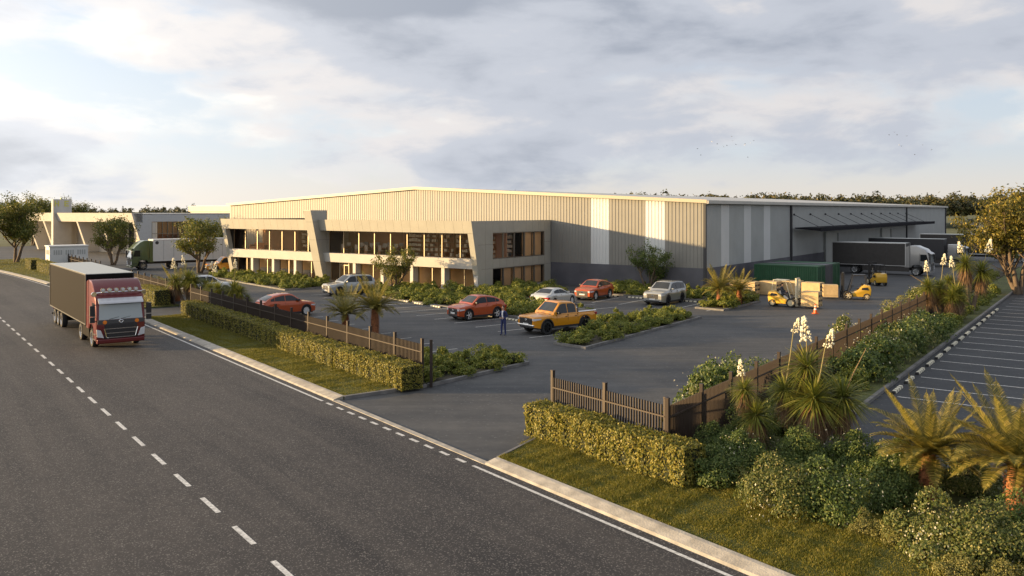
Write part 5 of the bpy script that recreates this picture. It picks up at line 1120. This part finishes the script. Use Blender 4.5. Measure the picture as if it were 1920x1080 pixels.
def forklift(label, p, rz, guard=M_black, mastm=M_black):
    t = thing('forklift', label, 'forklift', p, rz)
    b = MB(); b.prism([(-1.25, .35), (-1.3, .9), (-1.2, 1.22), (-.75, 1.3), (-.55, 1.12), (-.2, .78), (.2, .6), (.75, .62), (.8, .35), (.4, .25), (-.9, .25)], 'y', -.55, .55); b.build('chassis', M_fl, t, bevel=.07, smooth=40)
    for s in (-1, 1): b = MB(); b.prism([(-1.1, .82), (-1.0, 1.08), (-.55, 1.02), (-.5, .85)], 'y', s * .55 - .012, s * .55 + .012); b.build('vent_panel', M_black, t)
    b = MB(); b.box(-.62, -.12, -.26, .26, .86, .98); b.box(-.68, -.58, -.26, .26, .98, 1.42); b.build('seat', M_black, t, bevel=.04)
    g = MB()
    for s in (-1, 1): g.tube([(.55, s * .48, .62), (.28, s * .48, 1.5), (.12, s * .46, 2.05), (-.85, s * .46, 2.1), (-.98, s * .48, 1.25)], .035, 6)
    g.build('overhead_guard', guard, t)
    b = MB(); b.box(-.88, .14, -.48, .48, 2.07, 2.12)
    b.build('guard_roof', guard, t)
    m_ = MB()
    for s in (-1, 1): m_.box(.85, .97, s * .38 - .06, s * .38 + .06, .1, 2.3); m_.box(.97, 1.05, s * .28 - .04, s * .28 + .04, .1, 2.2)
    for z in (.3, 1.2, 2.2): m_.box(.86, .96, -.38, .38, z, z + .1)
    m_.build('mast', mastm, t); b = MB(); b.tube([(.92, 0, .2), (.92, 0, 1.7)], .05, 8); b.build('lift_cylinder', M_chrome, t)
    b = MB(); b.box(1.05, 1.1, -.5, .5, .25, .36); b.box(1.05, 1.1, -.5, .5, .62, .72); b.build('carriage', M_black, t)
    for s in (-1, 1): b = MB(); b.box(1.1, 1.15, s * .3 - .06, s * .3 + .06, .12, .75); b.box(1.15, 2.2, s * .3 - .06, s * .3 + .06, .12, .16); b.build('fork', M_black, t)
    b = MB(); b.tube([(.35, 0, .75), (.2, 0, 1.12)], .03, 6); b.lathe([(.15, 0), (.17, .02), (.19, 0), (.17, -.02), (.15, 0)], 'z', 14, (.18, 0, 1.14)); b.build('steering_wheel', M_black, t)
    for s in (-1, 1): add_wheel(t, .55, s * .52, .36, .24, 6, M_flc, 'fl'); add_wheel(t, -.92, s * .48, .28, .2, 6, M_flc, 'flr')
    return t
F1 = (9.6, -6.6); forklift('cream guarded yellow forklift with driver carrying a crate', W(*F1), A_UV, M_flc, M_flc)
F2a = A_UV + math.pi + .35; F2 = W(12.6, 2.3); forklift('yellow forklift with dark mast facing left with a crate', F2, F2a)
forklift('yellow forklift seen from behind near the grey lorry', W(10.9, 18), A_UV + 2.2)
copy_tree(cr, W(F1[0] + 2.0, F1[1], .16), A_UV, 'crate carried on the forks of the driven forklift', scale=(1.1, 1.1, 1.2))
copy_tree(cr, F2 + Vector((math.cos(F2a), math.sin(F2a), 0)) * 1.95 + Vector((0, 0, .16)), F2a, 'crate on the forks of the dark masted forklift', scale=(1, 1, 1.1))
cn = thing('traffic_cone', 'orange and white traffic cone beside the forklift crate', 'traffic cone', G(1529, 588), 0); M_or = mat('cone_orange', (.75, .13, .02), .5)
b = MB(); b.box(-.2, .2, -.2, .2, 0, .04); b.build('base', M_or, cn); b = MB(); b.lathe([(.15, .04), (.035, .72), (0, .72)], 'z', 16); b.build('cone', M_or, cn, smooth=40)
for z in (.28, .5): b = MB(); b.lathe([(.153 - (z - .04) * .169, z), (.153 - (z + .1 - .04) * .169, z + .1)], 'z', 16); b.build('stripe', M_white, cn)
# ------------------------------------------------------------------ people
M_skin = mat('skin', (.50, .30, .21), .6); M_navy = mat('navy_suit', (.022, .032, .11), .8, var=.15, vscale=9); M_shirt = mat('white_shirt', (.75, .75, .74), .8); M_shoe = mat('black_shoe', (.015, .015, .016), .4); M_hair = mat('dark_hair', (.025, .016, .01), .7); M_work = mat('work_overall', (.05, .055, .08), .85)
def skin_body(joints, edges, name):
    me = bpy.data.meshes.new(name); me.from_pydata([j[:3] for j in joints], edges, []); o = bpy.data.objects.new(name, me); col.objects.link(o)
    md = o.modifiers.new('skin', 'SKIN'); sv_ = me.skin_vertices[0].data
    for i, j in enumerate(joints): q = j[3]; sv_[i].radius = q if hasattr(q, '__len__') else (q, q)
    sv_[0].use_root = True; md.use_smooth_shade = True; sd = o.modifiers.new('sub', 'SUBSURF'); sd.levels = 2; sd.render_levels = 2
    dg = bpy.context.evaluated_depsgraph_get(); m2 = bpy.data.meshes.new_from_object(o.evaluated_get(dg)); bpy.data.objects.remove(o); m2.name = name; return m2
def person(label, p, rz, pose, colors, extra=None):
    t = thing('person', label, 'person', p, rz); J, E_ = pose; me = skin_body(J, E_, 'body')
    for m in colors[0]: me.materials.append(m)
    idx = [colors[1](f.center) for f in me.polygons]; me.polygons.foreach_set('material_index', idx); put('body', me, t); return t
def fingers(J, E_, wrist, palm, d, side, curl):
    """four fingers and a thumb rooted in the palm joint"""
    d = Vector(d).normalized(); s = Vector(side).normalized(); c = Vector(curl).normalized(); w = Vector(J[palm][:3])
    for k, l in enumerate((.075, .085, .08, .062)):
        a = w + s * (.027 - .018 * k) + d * .03; b_ = a + d * l * .5 + c * .01; e = b_ + d * l * .3 + c * l * .4; i = len(J); J += [(*a, .009), (*b_, .008), (*e, .007)]; E_ += [(palm, i), (i, i + 1), (i + 1, i + 2)]
    a = w + s * .036 - d * .01; b_ = a + s * .025 + d * .03; i = len(J); J += [(*a, .011), (*b_, .009)]; E_ += [(palm, i), (i, i + 1)]
def standing():                                  # looking down at a phone held in both hands, facing +x
    J = [(0, 0, .98, (.15, .115)), (0, 0, 1.15, (.14, .11)), (0, 0, 1.36, (.165, .12)), (0, 0, 1.46, (.10, .08)), (.02, 0, 1.54, .052), (.05, 0, 1.62, (.075, .085)), (.055, 0, 1.72, (.075, .092)), (.04, 0, 1.78, .05),
         (.0, .19, 1.42, .062), (-.03, .25, 1.17, .05), (.18, .13, 1.08, .04), (.25, .08, 1.09, (.022, .034)), (0, -.19, 1.42, .062), (-.03, -.25, 1.17, .05), (.18, -.13, 1.08, .04), (.25, -.08, 1.09, (.022, .034)),
         (0, .095, .88, .1), (.01, .12, .5, .066), (-.02, .14, .1, .048), (.14, .17, .045, .042), (0, -.095, .88, .1), (.03, -.12, .5, .066), (.02, -.12, .1, .048), (.18, -.14, .045, .042)]
    E_ = [(0, 1), (1, 2), (2, 3), (3, 4), (4, 5), (5, 6), (6, 7), (3, 8), (8, 9), (9, 10), (10, 11), (3, 12), (12, 13), (13, 14), (14, 15), (0, 16), (16, 17), (17, 18), (18, 19), (0, 20), (20, 21), (21, 22), (22, 23)]
    fingers(J, E_, 10, 11, (.8, -.5, .1), (.1, .1, 1), (0, -1, .2)); fingers(J, E_, 14, 15, (.8, .5, .1), (.1, -.1, 1), (0, 1, .2)); return J, E_
def col_suit(c):
    if c.z < .085: return 4
    if c.z > 1.525: return 0
    if c.x > .195 and 1.0 < c.z < 1.2: return 0
    if c.x > .03 and abs(c.y) < .05 and 1.0 < c.z <= 1.53: return 3
    if c.z < 1.0: return 2
    return 1
HP = A_RN + math.pi + .35
pm_ = person('man in a navy blue suit standing beside the yellow pickup looking down', G(944, 629), HP, standing(), ([M_skin, M_navy, M_navy, M_shirt, M_shoe], col_suit)); pm_.scale = (1.0, 1.0, 1.0)
b = MB(); b.ball((.025, 0, 1.745), .1, 12, 8, (1.08, .88, .82)); hb = b; hb.v = [(x - max(0, (x - .05)) * .45, y, z) for x, y, z in hb.v]; hb.build('hair', M_hair, pm_, smooth=60)
b = MB(); b.ball((.145, 0, 1.665), .017, 6, 5, (1.2, .8, 1.4)); b.build('nose', M_skin, pm_, smooth=60)
for s in (-1, 1): b = MB(); b.ball((.128, s * .032, 1.695), .011, 6, 5); b.build('eye', M_shoe, pm_); b = MB(); b.ball((.05, s * .084, 1.68), .022, 6, 5, (1, .5, 1.5)); b.build('ear', M_skin, pm_)
b = MB(); b.box(.133, .14, -.024, .024, 1.625, 1.632); b.build('mouth', mat('lips', (.35, .15, .12), .6), pm_)
ph = MB(); ph.box(-.005, .005, -.037, .037, -.075, .075); tag(put('phone', ph.mesh('phone', M_black), None, pm_.location + Vector((math.cos(HP) * .3, math.sin(HP) * .3, 1.13)), (0, .6, HP)), 'dark phone held in both hands by the suited man', 'phone')
def sitting():
    J = [(-.3, 0, 1.04, (.15, .12)), (-.33, 0, 1.2, (.14, .11)), (-.34, 0, 1.42, (.165, .12)), (-.33, 0, 1.52, (.1, .08)), (-.31, 0, 1.6, .052), (-.28, 0, 1.68, (.075, .085)), (-.28, 0, 1.78, (.075, .09)), (-.29, 0, 1.83, .05),
         (-.33, .19, 1.48, .062), (-.25, .25, 1.24, .05), (-.02, .14, 1.17, .04), (.08, .12, 1.18, (.022, .034)), (-.33, -.19, 1.48, .062), (-.25, -.25, 1.24, .05), (-.02, -.14, 1.17, .04), (.08, -.12, 1.18, (.022, .034)),
         (-.25, .1, 1.03, .1), (.16, .13, 1.04, .07), (.22, .13, .7, .05), (.34, .14, .67, .042), (-.25, -.1, 1.03, .1), (.16, -.13, 1.04, .07), (.22, -.13, .7, .05), (.34, -.14, .67, .042)]
    E_ = [(0, 1), (1, 2), (2, 3), (3, 4), (4, 5), (5, 6), (6, 7), (3, 8), (8, 9), (9, 10), (10, 11), (3, 12), (12, 13), (13, 14), (14, 15), (0, 16), (16, 17), (17, 18), (18, 19), (0, 20), (20, 21), (21, 22), (22, 23)]
    fingers(J, E_, 10, 11, (1, 0, .1), (0, -.2, 1), (0, 0, -1)); fingers(J, E_, 14, 15, (1, 0, .1), (0, .2, 1), (0, 0, -1)); return J, E_
dv = person('driver in dark overalls sitting on the crate carrying forklift', W(*F1), A_UV, sitting(), ([M_skin, M_work, M_shoe], lambda c: 0 if c.z > 1.585 or (c.x > .02 and 1.1 < c.z < 1.26) else 2 if c.z < .72 else 1))
b = MB(); b.ball((-.295, 0, 1.80), .1, 12, 8, (1.0, .88, .8)); b.build('hair', M_hair, dv, smooth=60)
# ------------------------------------------------------------------ birds
bm_ = MB(); bm_.tube([(-.25, 0, 0), (-.1, 0, .02), (.12, 0, .02), (.25, 0, .0)], [.02, .08, .075, .02], 6)
bm_.add([(.08, .04, .03), (-.1, .04, .03), (-.08, .38, .2), (.05, .38, .2), (-.14, .72, .1)], [(0, 1, 2, 3), (3, 2, 4)]); bm_.add([(.08, -.04, .03), (-.1, -.04, .03), (-.08, -.38, .2), (.05, -.38, .2), (-.14, -.72, .1)], [(3, 2, 1, 0), (4, 2, 3)])
M_bird = [mat('gull_white', (.75, .74, .72), .8), mat('bird_dark', (.07, .065, .06), .8)]; BME = [bm_.mesh('bird', m) for m in M_bird]
for i, (x, y, k) in enumerate(((1308, 279, 1), (1314, 291, 1), (1335, 266, 0), (1345, 270, 1), (1347, 281, 0), (1357, 275, 1), (1363, 273, 1), (1372, 256, 0), (1374, 264, 1), (1380, 271, 1), (1396, 272, 0), (1397, 270, 1), (1407, 268, 0), (1413, 264, 0), (1402, 295, 1), (1667, 253, 1), (1677, 248, 1), (1682, 253, 1), (1700, 255, 0), (1686, 272, 0), (1690, 274, 1), (1730, 272, 1), (1715, 290, 1), (1747, 281, 1))):
    Y = 240; o = put('bird', BME[k], None, ((x - 960) / FPX * Y, Y, CAM_H + (HORIZON - y) / FPX * Y), (rsh.uniform(-.4, .4), rsh.uniform(-.2, .2), rsh.uniform(0, 6.28)))
    o.scale = (.75, .75, .75)
    tag(o, ('dark' if k else 'white') + ' bird flying in the ' + ('left flock above the warehouse side' if x < 1500 else 'right flock above the distant wood'), 'bird', 'flying birds')
